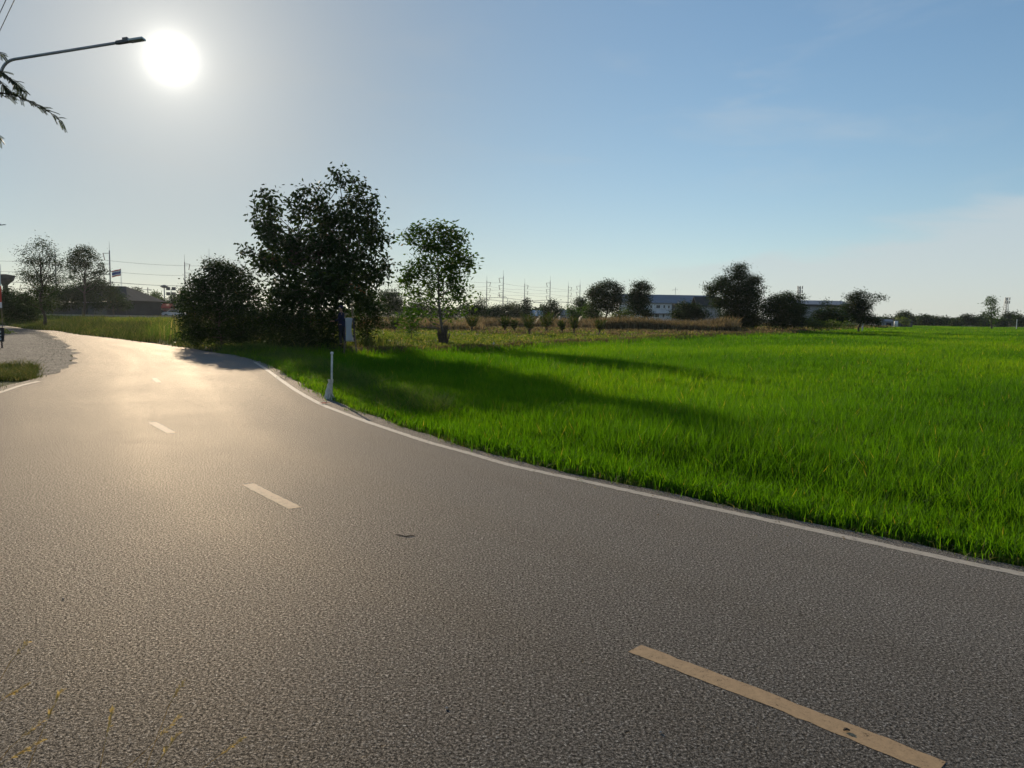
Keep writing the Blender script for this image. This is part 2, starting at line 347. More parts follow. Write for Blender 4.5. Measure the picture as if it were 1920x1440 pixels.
# asphalt carries on a little outside the line
def offset(path, d):
    path = np.asarray(path)
    t = np.gradient(path, axis=0); t /= np.linalg.norm(t, axis=1)[:, None]
    n = np.stack([t[:, 1], -t[:, 0]], 1)              # to the right of travel
    return path + n * (d[:, None] if hasattr(d, '__len__') else d)
sl = np.concatenate([[0], np.cumsum(np.linalg.norm(np.diff(edge_R, axis=0), axis=1))])
shoulder = np.interp(edge_R[:, 1], [0, 6, 9, 12, 14, 17, 22, 27, 60], [.20, .20, .22, .34, .34, .34, .3, .12, .1]) + .03 * np.sin(sl * 3.1) + .02 * np.sin(sl * 9.7)
edge_out = offset(edge_R, shoulder)
LE = [(28, -27), (12, -11), (4, -3.2), (0.4, .35), (-1.7, 1.65), (-3.75, 3.65), (-6.1, 7.6), (-8.7, 11.6), (-10.35, 15.4), (-10.85, 17.2), (-12.3, 21), (-15.2, 26.5), (-20.8, 34.5), (-29, 45), (-39, 57), (-50, 69), (-68, 86), (-96, 110), (-146, 152)]
edge_L = smooth_path(LE)
def resample(p, n):
    s = np.concatenate([[0], np.cumsum(np.linalg.norm(np.diff(p, axis=0), axis=1))]); q = np.linspace(0, s[-1], n)
    return np.stack([np.interp(q, s, p[:, 0]), np.interp(q, s, p[:, 1])], 1)
def rip(poly, x, y):                                  # points in polygon
    inside = np.zeros(len(x), bool); n = len(poly); j = n - 1
    for i in range(n):
        xi, yi = poly[i]; xj, yj = poly[j]
        c = ((yi > y) != (yj > y)) & (x < (xj - xi) * (y - yi) / (yj - yi + 1e-12) + xi)
        inside ^= c; j = i
    return inside
def dist_path(path, x, y):
    best = np.full(len(x), 1e9)
    for a, b in zip(path[:-1], path[1:]):
        ab = b - a; l2 = ab @ ab + 1e-12
        t = np.clip(((x - a[0]) * ab[0] + (y - a[1]) * ab[1]) / l2, 0, 1)
        best = np.minimum(best, np.hypot(x - a[0] - t * ab[0], y - a[1] - t * ab[1]))
    return best
def fsum(x, y, s, seed=0):                            # smooth pseudo noise, about -1..1
    r = np.random.default_rng(seed); o = 0
    for k in range(6):
        a = r.uniform(0, 6.28); f = s * r.uniform(.6, 1.9); o = o + np.sin((x * math.cos(a) + y * math.sin(a)) * f + r.uniform(0, 6.28))
    return o / 3.2

# road sheet: strip with cross rows so that the outline can wander
nR = 700
eo = resample(edge_out, nR); el_ = resample(edge_L, nR)
# pair the two edges by nearest point so that rows stay square to the road
rows = 9
VV = []; 
for i in range(nR):
    a = eo[i]; k = int(i / (nR - 1) * (nR - 1)); b = el_[k]
    for j in range(rows): VV.append((a[0] + (b[0] - a[0]) * j / (rows - 1), a[1] + (b[1] - a[1]) * j / (rows - 1), 0.0))
FF = [(i * rows + j, i * rows + j + 1, (i + 1) * rows + j + 1, (i + 1) * rows + j) for i in range(nR - 1) for j in range(rows - 1)]
road = np_obj('road', VV, np.array(FF)[:, ::-1], M['asphalt'], attr={'across': ('FLOAT', np.tile(np.arange(rows) / (rows - 1), nR))}); tag(road, kind='structure')
def ribbon(path, wdt, z, name, m, jit=.004, parent=None):
    p = resample(path, max(8, int(np.sum(np.linalg.norm(np.diff(path, axis=0), axis=1)) / .05)))
    n = len(p); j1 = rng.normal(0, jit, n); j2 = rng.normal(0, jit, n)
    a = offset(p, wdt / 2 + j1); b = offset(p, -wdt / 2 + j2)
    V = np.zeros((2 * n, 3)); V[0::2, :2] = a; V[1::2, :2] = b; V[:, 2] = z
    Fq = [(2 * i, 2 * i + 1, 2 * i + 3, 2 * i + 2) for i in range(n - 1)]
    return np_obj(name, V, Fq, m, parent)
tag(ribbon(line_c, .10, .002, 'road_edge_line', M['line']), kind='structure')
tag(ribbon(offset(resample(edge_R, 900)[520:800], np.full(280, -.12)), .09, .004, 'road_edge_line', M['line']), kind='structure')
tag(ribbon(offset(smooth_path([LE[4], LE[5], LE[6], LE[7], (-10.2, 15.4), (-10.6, 16.9)]), .14), .10, .004, 'road_edge_line', M['line']), kind='structure')
# dashes down the middle
D = [((1190, 1216), (1765, 1440)), ((465, 908), (553, 953)), ((285, 792), (322, 812)), ((289, 709), (298, 717))]
for i, (a, b) in enumerate(D):
    a = gp(*a); b = gp(*b)
    m = (a + b) / 2; side = Vector((-(b - a).y, (b - a).x, 0)).normalized() * (.0 if i else .03)
    pth = smooth_path([(a.x, a.y), (m.x + side.x * .3, m.y + side.y * .3), (b.x, b.y)], 12)
    o = ribbon(pth, .115, .002, 'centre_dash', M['dash'], .003); tag(o, kind='structure')

# rice paddy outline
far_edge_px = [(560, 662), (700, 661), (800, 659), (900, 656), (1000, 651), (1100, 645), (1200, 639), (1300, 633), (1380, 629), (1450, 627), (1520, 622), (1600, 616.5), (1680, 613.8)]
FE = [gp(p[0], p[1], .05) for p in far_edge_px]; FE = [(p.x, p.y) for p in FE]
FE += [(150, 330), (420, 420)]
inner = edge_out[(edge_out[:, 1] > -12) & (edge_out[:, 1] < 29)]
inner_off = offset(inner, .14)
paddy = [tuple(p) for p in inner_off] + [(-8.0, 29.5)] + [(-7.4, 31)] + [p for p in FE if p[0] > -7] + [(420, -60), (30, -40)]
paddy = np.array(paddy)
field_far = np.array([p for p in FE])

# ------------------------------------------------------------------ ground, one sheet out to the horizon
aa = np.concatenate([np.linspace(-180, -50, 60, endpoint=False), np.linspace(-50, 50, 420, endpoint=False), np.linspace(50, 180, 60, endpoint=False)])
rr = np.concatenate([[.4, .9, 1.5], np.geomspace(2, 60, 150), np.geomspace(62, 1500, 60)])
A_, R_ = np.meshgrid(np.radians(aa), rr, indexing='ij'); gx = (R_ * np.sin(A_)).ravel(); gy = (R_ * np.cos(A_)).ravel()
road_poly = np.concatenate([resample(edge_out, 240), resample(edge_L, 200)[::-1]])
def height(x, y):
    x = np.asarray(x, float); y = np.asarray(y, float)
    on = rip(road_poly, x, y); d = np.minimum(dist_path(resample(edge_out, 200), x, y), dist_path(resample(edge_L, 160), x, y)); d = np.where(on, 0, d)
    inp = rip(paddy, x, y); dp = dist_path(paddy[:-2], x, y)
    z = np.full(len(x), -.03)
    z = z + np.where(on, 0, np.clip(fsum(x, y, .5, 3), -1, 1) * .05 * np.clip(d / 2, 0, 1) * np.clip(60 / (np.hypot(x, y) + 1), 0, 1))
    z = np.where(inp, -.03 - .16 * np.clip(dp / .8, 0, 1), z)
    z = np.minimum(z, -.015)
    # low earth bank along the far side of the paddy
    z = np.where(~inp & ~on, z + .20 * np.exp(-((dp - .8) / .55) ** 2) * (1 + .5 * fsum(x, y, 1.7, 5)) * (dist_path(field_far[1:], x, y) < 2.5), z)
    return z
gz = height(gx, gy)
inp = rip(paddy, gx, gy); dpf = dist_path(field_far[1:], gx, gy); on = rip(road_poly, gx, gy)
zone = np.zeros((len(gx), 4)); zone[:, 3] = 1
dist = np.hypot(gx, gy)
zone[:, :3] = (.075, .085, .03)                         # rough green land
brown = np.clip((gy - 60 + 6 * fsum(gx, gy, .12, 9)) / 22, 0, 1)[:, None]
zone[:, :3] = zone[:, :3] * (1 - brown) + np.array((.082, .082, .036)) * brown
far = np.clip((dist - 250) / 200, 0, 1)[:, None]; zone[:, :3] = zone[:, :3] * (1 - far) + np.array((.06, .075, .03)) * far
bundm = (~inp & (dpf < 2.2))[:, None]; zone[:, :3] = np.where(bundm, np.array((.085, .060, .038)), zone[:, :3])
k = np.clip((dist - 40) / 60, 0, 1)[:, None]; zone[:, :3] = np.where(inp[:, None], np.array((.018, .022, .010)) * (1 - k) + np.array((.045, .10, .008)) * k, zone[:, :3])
dr = dist_path(resample(edge_out, 240), gx, gy)
zone[:, :3] = np.where((~inp & (dr < 1.2) & ~on)[:, None], np.array((.055, .05, .028)), zone[:, :3])
nA, nB = len(aa), len(rr)
Fg = []
for i in range(nA):
    i2 = (i + 1) % nA
    for j in range(nB - 1): Fg.append((i * nB + j, i2 * nB + j, i2 * nB + j + 1, i * nB + j + 1))
Fg = np.array(Fg)[:, ::-1]
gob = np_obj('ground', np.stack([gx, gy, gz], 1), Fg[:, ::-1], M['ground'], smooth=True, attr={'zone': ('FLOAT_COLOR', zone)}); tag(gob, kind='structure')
HG = lambda x, y: float(height(np.array([x]), np.array([y]))[0])

# gravel yard mouth on the left
gr_px = [(-60, 602), (0, 611), (50, 617), (86, 626), (118, 640), (138, 658), (140, 676), (118, 693), (74, 706), (20, 706), (-60, 700)]
G = [gp(*p) for p in gr_px]; gpth = smooth_path([(p.x, p.y) for p in G], 8)
from mathutils.geometry import tessellate_polygon
V = [(p[0] + .22 * float(fsum(p[0], p[1], 2.2, 71)), p[1] + .22 * float(fsum(p[0], p[1], 1.7, 72)), .006) for p in resample(gpth, 220)]
FF = [tuple(t) for t in tessellate_polygon([[Vector(v) for v in V]])]
if (Vector(V[FF[0][1]]) - Vector(V[FF[0][0]])).cross(Vector(V[FF[0][2]]) - Vector(V[FF[0][0]])).z < 0: FF = [f[::-1] for f in FF]
tag(np_obj('gravel_driveway', V, FF, M['gravel']), kind='structure')

# loose stones of the yard mouth, strewn on to the asphalt
gp2 = np.array([(v[0], v[1]) for v in V]); n_ = 5200; i_ = rng.integers(0, len(gp2), n_); cc = gp2.mean(0); f_ = rng.uniform(.25, 1.0, n_) ** .5 * rng.uniform(.9, 1.0, n_)
C = cc + (gp2[i_] - cc) * f_[:, None] + rng.normal(0, .15, (n_, 2)); C = C[C[:, 0] > -30]; n_ = len(C); r_ = rng.uniform(.004, .014, n_)
dirs = np.array([(1, 0, 0), (0, 1, 0), (-1, 0, 0), (0, -1, 0), (0, 0, .9), (0, 0, -.5)]); SV = np.column_stack([C, np.full(n_, .008)])[:, None] + dirs[None] * r_[:, None, None] * rng.uniform(.6, 1.3, (n_, 6, 1))
ft = np.array([(0, 1, 4), (1, 2, 4), (2, 3, 4), (3, 0, 4), (1, 0, 5), (2, 1, 5), (3, 2, 5), (0, 3, 5)])
tag(np_obj('gravel_stones', SV.reshape(-1, 3), ((np.arange(n_) * 6)[:, None, None] + ft[None]).reshape(-1, 3), M['gravel']), kind='stuff')

# ------------------------------------------------------------------ grass builders
def blades(P, H, W, lean, curve, az=None):
    """P (n,3) roots, H heights, W widths -> verts (5n,3), tris (3n,3)"""
    n = len(P)
    if az is None: az = rng.uniform(0, 2 * np.pi, n)
    dx, dy = np.cos(az), np.sin(az)
    fa = rng.uniform(0, 2 * np.pi, n); sx, sy = np.cos(fa), np.sin(fa)
    V = np.zeros((n, 5, 3))
    m = P.copy(); m[:, 0] += dx * lean * H * .45; m[:, 1] += dy * lean * H * .45; m[:, 2] += H * .58
    tp = P.copy(); k = lean + curve; tp[:, 0] += dx * k * H; tp[:, 1] += dy * k * H; tp[:, 2] += H * np.clip(1.0 - .25 * curve, .3, 1)
    for q, (c_, ws) in enumerate(((P, .8), (m, 1.0))):
        for s, sg in enumerate((-1, 1)):
            V[:, q * 2 + s] = c_; V[:, q * 2 + s, 0] += sg * sx * W * ws / 2; V[:, q * 2 + s, 1] += sg * sy * W * ws / 2
    V[:, 4] = tp
    b = (np.arange(n) * 5)[:, None]
    T = np.concatenate([b + np.array([[0, 1, 3]]), b + np.array([[0, 3, 2]]), b + np.array([[2, 3, 4]])], 0)
    return V.reshape(-1, 3), T
def grass_obj(name, P, H, W, lean, curve, m, kind='stuff', vv=None, az=None):
    V, T = blades(P, H, W, lean, curve, az)
    if vv is None: vv = rng.uniform(0, 1, len(P))
    o = np_obj(name, V, T, m, attr={'v': ('FLOAT', np.repeat(vv, 5))})
    return tag(o, kind=kind)

# rice: log-uniform in distance, so the density falls as the field recedes
n = 85000; per = 13
Y = np.exp(rng.uniform(math.log(3.0), math.log(330), n)); X = Y * rng.uniform(-.42, .80, n)
# extra near hills
n2 = 17000; Y2 = rng.uniform(3.0, 13, n2); X2 = rng.uniform(-5, 10.5, n2); Y = np.concatenate([Y, Y2]); X = np.concatenate([X, X2])
n3 = 16000; Y3 = np.exp(rng.uniform(math.log(11), math.log(45), n3)); X = np.concatenate([X, Y3 * rng.uniform(-.4, .75, n3)]); Y = np.concatenate([Y, Y3])
ok = rip(paddy, X, Y); X, Y = X[ok], Y[ok]
dd = np.hypot(X, Y)
dens = .5 + .5 * fsum(X, Y, .35, 21)
ok = rng.uniform(0, 1, len(X)) < .82 + .35 * dens; X, Y, dd = X[ok], Y[ok], dd[ok]
spread = .05 + .0040 * dd
hill_h = (.37 + .075 * fsum(X, Y, .45, 22) + .03 * fsum(X, Y, 1.8, 23)) * rng.normal(1, .13, len(X))
edge_d = dist_path(inner_off, X, Y); hill_h *= np.clip(.42 + edge_d / 1.3 * .58, .4, 1)
hv = np.clip(.42 + .30 * fsum(X, Y, .3, 24) + rng.normal(0, .14, len(X)), 0, .92)
bx = np.repeat(X, per) + rng.normal(0, 1, len(X) * per) * np.repeat(spread, per); by = np.repeat(Y, per) + rng.normal(0, 1, len(X) * per) * np.repeat(spread, per)
bd = np.repeat(dd, per); bz = np.full(len(bx), 0.0)
de = dist_path(paddy[:-2], bx, by); inb = rip(paddy, bx, by); bz = -.03 - .16 * np.clip(np.where(inb, de, 0) / .8, 0, 1) - .02
bh = np.repeat(hill_h, per) * rng.uniform(.68, 1.12, len(bx)); bw = np.minimum(.0056 + .00042 * bd, .09)
bv = np.clip(np.repeat(hv, per) + rng.normal(0, .12, len(bx)), 0, .95); bv[rng.uniform(0, 1, len(bx)) < .008] = 1
grass_obj('rice_plants', np.stack([bx, by, bz], 1), bh, bw, np.abs(rng.normal(.08, .09, len(bx))), np.abs(rng.normal(.12, .15, len(bx))), M['rice'], vv=bv)

def scatter(n, path, dmin, dmax, side=1):
    """random points beside a path"""
    p = resample(path, 400); i = rng.integers(0, 399, n); d = rng.uniform(dmin, dmax, n)
    off = offset(p, 1.0) - p
    return p[i] + off[i] * d[:, None] * side + rng.normal(0, .05, (n, 2))
def tufts(name, C, per, h, wdt, m, lean=.25, curve=.35, spread=.07, vlo=0, vhi=1, hvar=.3):
    C = np.asarray(C); X = np.repeat(C[:, 0], per) + rng.normal(0, spread, len(C) * per); Y = np.repeat(C[:, 1], per) + rng.normal(0, spread, len(C) * per)
    Z = np.repeat(height(C[:, 0], C[:, 1]), per) - .01
    hh = np.repeat(h if hasattr(h, '__len__') else np.full(len(C), h), per) * rng.uniform(1 - hvar, 1 + hvar, len(X)) * np.repeat(rng.uniform(.7, 1.2, len(C)), per)
    return grass_obj(name, np.stack([X, Y, Z], 1), hh, wdt if hasattr(wdt, '__len__') else np.full(len(X), wdt), np.abs(rng.normal(lean, .15, len(X))), np.abs(rng.normal(curve, .25, len(X))), m, vv=np.clip(rng.uniform(vlo, vhi, len(X)), 0, 1))
# short weeds hugging the asphalt edge by the paddy
seg = edge_out[(edge_out[:, 1] > 3) & (edge_out[:, 1] < 13)]
seg = seg[seg[:, 1] > 4.6]
tufts('verge_grass', scatter(900, seg, .02, .34), 10, .085, .006, M['verge'], .4, .5, .05)
seg = edge_out[(edge_out[:, 1] > 12) & (edge_out[:, 1] < 30)]
C = scatter(1500, seg, .03, 1.7); tufts('verge_grass', C, 16, np.clip(.10 + .20 * dist_path(seg, C[:, 0], C[:, 1]), .1, .42), .012, M['verge'], .25, .35, .09, 0, .9)
seg = edge_out[(edge_out[:, 1] > 17) & (edge_out[:, 1] < 31)]
C = scatter(700, seg, .5, 4.5); C = C[~rip(paddy, C[:, 0], C[:, 1])]; tufts('verge_grass', C, 14, .30, .018, M['verge'], .25, .4, .12, 0, .8)
# tall roadside weeds along the bend on the far left
seg = edge_out[(edge_out[:, 1] > 29) & (edge_out[:, 1] < 95)]
C = scatter(6000, seg, .1, 9); d_ = dist_path(seg, C[:, 0], C[:, 1]); ok = rng.uniform(0, 1, len(C)) < np.exp(-d_ / 6); C = C[ok]
tufts('roadside_weeds', C, 10, np.clip(.20 + .07 * dist_path(seg, C[:, 0], C[:, 1]), .25, .75) * (1 + .45 * fsum(C[:, 0], C[:, 1], .9, 31)), .03, M['weed'], .3, .4, .16, 0, 1)
# island of grass by the driveway and the left-hand verge
C = []
while len(C) < 420:
    p = gp(random.uniform(-60, 66), random.uniform(688, 712)); C.append((p.x, p.y))
C = np.array(C); ok = ~rip(road_poly, C[:, 0], C[:, 1]); tufts('verge_grass', C[ok], 16, .17 * (1 + .5 * fsum(C[ok][:, 0], C[ok][:, 1], 2.0, 33)), .012, M['weed'], .35, .45, .10, .3, 1)
seg = edge_L[(edge_L[:, 1] > 1.0) & (edge_L[:, 1] < 15.5)]
C = scatter(3200, seg, -2.6, -.04); C = C[(np.hypot(C[:, 0], C[:, 1]) > .9)]; tufts('verge_grass', C, 12, .15 * (1 + .4 * fsum(C[:, 0], C[:, 1], 2.0, 34)), .008, M['weed'], .35, .45, .08, .2, 1)
# pasture beyond the paddy
n = 26000; Y = np.exp(rng.uniform(math.log(30), math.log(240), n)); X = Y * rng.uniform(-.75, .75, n)
ok = ~rip(paddy, X, Y) & ~rip(road_poly, X, Y) & (dist_path(edge_out, X, Y) > 1) & ~((X < -.40 * Y) & (Y < 45))
ok &= X > -.3 * Y - 14 * 0 if False else ok
X, Y = X[ok], Y[ok]
dry_p = np.clip((Y - 60 + 6 * fsum(X, Y, .12, 9)) / 22, 0, 1); isdry = rng.uniform(0, 1, len(X)) < dry_p * .4
Cg = np.stack([X, Y], 1)
for nm, sel, m, hb in (('pasture_grass', ~isdry, M['pasture'], .12), ('dry_pasture_grass', isdry, M['dry'], .28)):
    Cs = Cg[sel]; wv = np.repeat(.02 + .0010 * Cs[:, 1], 8)
    hh = hb + .0012 * Cs[:, 1] + .05 * fsum(Cs[:, 0], Cs[:, 1], .5, 40)
    hh = np.clip(hh, .05, 1)
    P = np.repeat(Cs, 8, 0) + rng.normal(0, 1, (len(Cs) * 8, 2)) * np.repeat(.10 + .003 * Cs[:, 1], 8)[:, None]
    Z = np.repeat(height(Cs[:, 0], Cs[:, 1]), 8) - .01
    grass_obj(nm, np.column_stack([P, Z]), np.repeat(hh, 8) * rng.uniform(.6, 1.3, len(P)), wv, np.abs(rng.normal(.3, .2, len(P))), np.abs(rng.normal(.4, .2, len(P))), m)
# brown fringe on the bank between paddy and pasture
fp = resample(np.array([p for p in FE if p[1] < 140]), 500)
C = offset(fp, 0)[rng.integers(0, 500, 4200)] + rng.normal(0, .55, (4200, 2)) + np.array([-.3, .75]); ok = ~rip(paddy, C[:, 0], C[:, 1]); C = C[ok]
tufts('bank_grass', C, 7, .16, .03, M['dry'], .5, .5, .15, 0, .55)
# reed belt in front of the far trees
def belt(name, pxs, Y0, Y1, n, h, m, wdt, per=9, vlo=0, vhi=1):
    Ys = rng.uniform(Y0, Y1, n); px = rng.uniform(pxs[0], pxs[1], n); C = np.array([(hx(a, b), b) for a, b in zip(px, Ys)])
    C = C[~rip(paddy, C[:, 0], C[:, 1])]
    if len(C): tufts(name, C, per, h * (1 + .25 * fsum(C[:, 0], C[:, 1], .35, 50)), wdt, m, .15, .25, .3, vlo, vhi)
belt('dry_reeds', (1120, 1380), 92, 104, 2600, 1.15, M['dry'], .09)
belt('dry_reeds', (880, 1130), 98, 115, 2000, 1.0, M['dry'], .09)
belt('dry_reeds', (690, 900), 75, 100, 1000, .8, M['dry'], .08, vlo=.3)
belt('green_weeds', (60, 330), 72, 95, 1500, .55, M['pasture'], .07)
belt('plumed_reeds', (285, 338), 38, 60, 110, .75, M['verge'], .02, 7, .2, 1)
belt('plumed_reeds', (300, 345), 37, 44, 9, 1.1, M['straw'], .014, 3)

# ------------------------------------------------------------------ trees
def leaf_cloud(C, L_, W_, droop=.35, spread=.25, per=10, flat=.5):
    """C (n,3) twig tips -> folded rhombic leaves round each; verts (n*per*4,3), quads"""
    n = len(C) * per
    P = np.repeat(C, per, 0) + rng.normal(0, 1, (n, 3)) * spread * np.array([1, 1, .8])
    d = rng.normal(0, 1, (n, 3)); d[:, 2] = d[:, 2] * flat - droop; d /= np.linalg.norm(d, axis=1)[:, None]
    q = rng.normal(0, 1, (n, 3)); s = np.cross(d, q); s /= np.linalg.norm(s, axis=1)[:, None] + 1e-9; nn = np.cross(s, d)
    l = (L_ * rng.uniform(.65, 1.25, n))[:, None]; w_ = (W_ * rng.uniform(.7, 1.2, n))[:, None]
    V = np.zeros((n, 4, 3)); V[:, 0] = P; V[:, 1] = P + d * l * .5 + s * w_ * .5 + nn * w_ * .12; V[:, 2] = P + d * l; V[:, 3] = P + d * l * .5 - s * w_ * .5 + nn * w_ * .12
    return V.reshape(-1, 3), (np.arange(n) * 4)[:, None] + np.arange(4)[None]
COVK = 2.6
def tree(name, label, cat, base_px, Y, blobs, m='leaf_dark', cov=2.2, group=None, trunk_r=.12, leaf=(.14, .07), per=9, depth=1.0,
         bark='bark', base=None, nl=None, limbs=True, stems=1, droop=.35, parts=('trunk', 'crown'), cl=.26, shell=.35, twigs=True, top=None):
    b = base if base is not None else Vector((hx(base_px, Y), Y, 0)); b = Vector((b[0], b[1], HG(b[0], b[1]) - .02))
    e = empty(name, b, label, cat, group)
    ls = max(1.0, .0019 * Y / leaf[0]); lf = (leaf[0] * ls, leaf[1] * ls); cl_ = max(cl, lf[0] * .95)
    pts = []; cents = []
    a_leaf = .5 * lf[0] * lf[1]
    for bb in blobs:
        cx_, cy_, rx, ry = bb[:4]; cm = bb[4] if len(bb) > 4 else 1.0
        c = at(cx_, cy_, Y); RX, RZ = rx * Y / F, ry * Y / F; RY = (RX + RZ) * .5 * depth
        c.y += random.uniform(-.35, .35) * depth * RX; cents.append((c, RX, RZ))
        nt_ = max(2, int(math.pi * RX * RZ * cov * COVK * cm / (a_leaf * per)))
        u = rng.normal(0, 1, (nt_, 3)); u /= np.linalg.norm(u, axis=1)[:, None]
        rad = rng.uniform(0, 1, nt_) ** shell * rng.uniform(.78, 1.08, nt_) * (1 + .16 * np.sin(u[:, 0] * 7 + cx_) * np.sin(u[:, 2] * 8 + cy_))
        p = np.array(c) + u * rad[:, None] * np.array([RX, RY, RZ]); pts.append(p)
    P = np.concatenate(pts); P = P[P[:, 2] > b.z + .08]
    V, Q = leaf_cloud(P, lf[0], lf[1], droop, cl_, per)
    ok = V.reshape(-1, 4, 3)[:, :, 2].min(1) > b.z + .02
    V = V.reshape(-1, 4, 3)[ok].reshape(-1, 3); Q = (np.arange(len(V) // 4) * 4)[:, None] + np.arange(4)[None]
    # each spray has its own tone, each leaf a little more
    tone = .42 + .22 * fsum(V[::4, 0], V[::4, 2] * 1.3, 2.2 * 30 / max(30, Y), 61) + rng.normal(0, .16, len(V) // 4)
    np_obj(parts[1], V, Q, M[m], e, attr={'v': ('FLOAT', np.repeat(np.clip(tone, 0, 1), 4))})
    if limbs:
        mb = MB(); zt = max(c.z for c, _, _ in cents) if top is None else top
        xs = sum(c.x * rx for c, rx, _ in cents) / sum(rx for _, rx, _ in cents)
        for s in range(stems):
            ox = (s - (stems - 1) / 2) * trunk_r * 2.2 if stems > 1 else 0
            tp = Vector((xs + ox * 4, b.y + random.uniform(-.2, .2), b.z + (zt - b.z) * (.86 if stems == 1 else .68))); k = 8; tk = []
            for i in range(k):
                f = i / (k - 1); p = (b + Vector((ox, 0, 0))).lerp(tp, f); wob = trunk_r * 1.6 * math.sin(f * 3.14)
                tk.append(p + Vector((random.uniform(-1, 1) * wob, random.uniform(-1, 1) * wob, 0)))
            tk[0] = b + Vector((ox, 0, -.08))
            mb.tube(tk, [trunk_r * (1.35 if i == 0 else 1) * (1 - .78 * i / (k - 1)) for i in range(k)], 8)
            for j, (c, RX, RZ) in enumerate(cents):
                if stems > 1 and j % stems != s: continue
                hf = min(.92, max(.16, (c.z - b.z) / (tp.z - b.z) * .62)); ii = hf * (k - 1); i0 = int(ii); st = tk[i0].lerp(tk[min(i0 + 1, k - 1)], ii - i0)
                mid = st.lerp(c, .5) + Vector((random.uniform(-.1, .1), 0, -.08)) * (c - st).length
                rr_ = trunk_r * .42 * (1 - hf * .5); mb.tube([st, st.lerp(mid, .5) + Vector((0, 0, .02)), mid, c, c + Vector((random.uniform(-.3, .3) * RX, 0, RZ * .6))], [rr_, rr_ * .8, rr_ * .6, rr_ * .35, rr_ * .12], 5)
        if twigs:
            sel = rng.choice(len(P), min(len(P), 260), replace=False)
            for i in sel:
                p = Vector(P[i]); c, RX, RZ = min(cents, key=lambda q: (q[0] - p).length); s_ = p.lerp(c, .75)
                mb.tube([s_, s_.lerp(p, .5) + Vector((0, 0, -.03)), p], [trunk_r * .08 + .004, trunk_r * .05 + .003, .002 + trunk_r * .015], 3, False)
        mb.build(parts[0], M[bark], e, True)
    return e

tree('broadleaf_tree', 'large dark leafy tree with three uneven peaks standing beside the road bend', 'tree', 600, 32.8,
     [(500, 364, 15, 14, 1.1), (494, 388, 14, 14, 1.05), (512, 398, 12, 14, 1.0), (498, 415, 18, 14, 1.05), (514, 436, 26, 22, 1.05), (580, 356, 20, 8, 1.05), (606, 352, 12, 8, 1.05), (560, 374, 16, 12, 1.0), (595, 376, 22, 14, 1.0), (560, 400, 22, 16, 1.0), (606, 405, 30, 22, 1.0), (632, 324, 11, 13, 1.1), (640, 345, 9, 10, 1.05), (662, 338, 10, 10, 1.05), (674, 352, 12, 12, 1.05), (660, 372, 20, 14, 1.0), (688, 375, 14, 12, 1.0), (690, 402, 18, 22, 1.0), (655, 405, 28, 26, 1.05), (700, 420, 16, 12, .6),
      (694, 445, 27, 30, 1.05), (640, 455, 58, 46, 1.05), (580, 465, 58, 46, 1.05), (535, 480, 40, 40, 1.05), (496, 488, 30, 22, 1.05), (470, 470, 16, 8, 1.0), (655, 520, 58, 42), (706, 505, 24, 28, 1.05), (728, 500, 10, 20, .6), (600, 545, 78, 44), (535, 555, 44, 40), (685, 560, 24, 22, 1.05)],
     'leaf_dark', 1.95, trunk_r=.15, leaf=(.22, .11), stems=3, per=16, cl=.20, droop=.6)
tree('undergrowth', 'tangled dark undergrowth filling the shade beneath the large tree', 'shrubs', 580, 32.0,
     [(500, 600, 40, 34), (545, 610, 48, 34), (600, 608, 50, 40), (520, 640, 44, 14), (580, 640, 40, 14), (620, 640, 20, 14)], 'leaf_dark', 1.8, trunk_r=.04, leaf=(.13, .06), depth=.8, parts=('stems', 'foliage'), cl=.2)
tree('shrub', 'leafy shrub with hanging leaves just right of the white banner', 'shrub', 690, 35.5,
     [(680, 560, 22, 24), (700, 575, 20, 26), (675, 600, 20, 26), (705, 605, 18, 16, .7), (685, 628, 14, 16)], 'leaf_dark', 1.7, trunk_r=.04, leaf=(.13, .06), parts=('stems', 'foliage'))
tree('bush', 'dense dark rounded bush left of the large tree, hard against the asphalt', 'bush', 415, 33,
     [(412, 512, 32, 22), (385, 540, 34, 30), (440, 530, 34, 30), (368, 578, 30, 36), (410, 570, 48, 42), (456, 575, 36, 42), (362, 622, 28, 28), (410, 620, 52, 32), (462, 622, 36, 28), (350, 560, 10, 12, .7), (343, 595, 10, 16, .7), (398, 500, 12, 8, .6), (428, 505, 14, 8, .6), (455, 512, 12, 12, .6), (372, 530, 14, 10, .7), (475, 545, 14, 20, .7)], 'leaf_dark', 1.9, trunk_r=.06, leaf=(.15, .065), parts=('stems', 'foliage'), cl=.17, depth=.85)
tree('bush', 'wispy feathery shrub poking out of the top of the dark roadside bush', 'bush', 405, 34,
     [(392, 492, 14, 5, .6), (410, 496, 18, 8, .7), (425, 500, 12, 10, .6), (384, 489, 8, 3, .5), (440, 508, 14, 8, .5)], 'leaf_feather', .9, trunk_r=.03, leaf=(.09, .022), parts=('stems', 'foliage'), cl=.16)
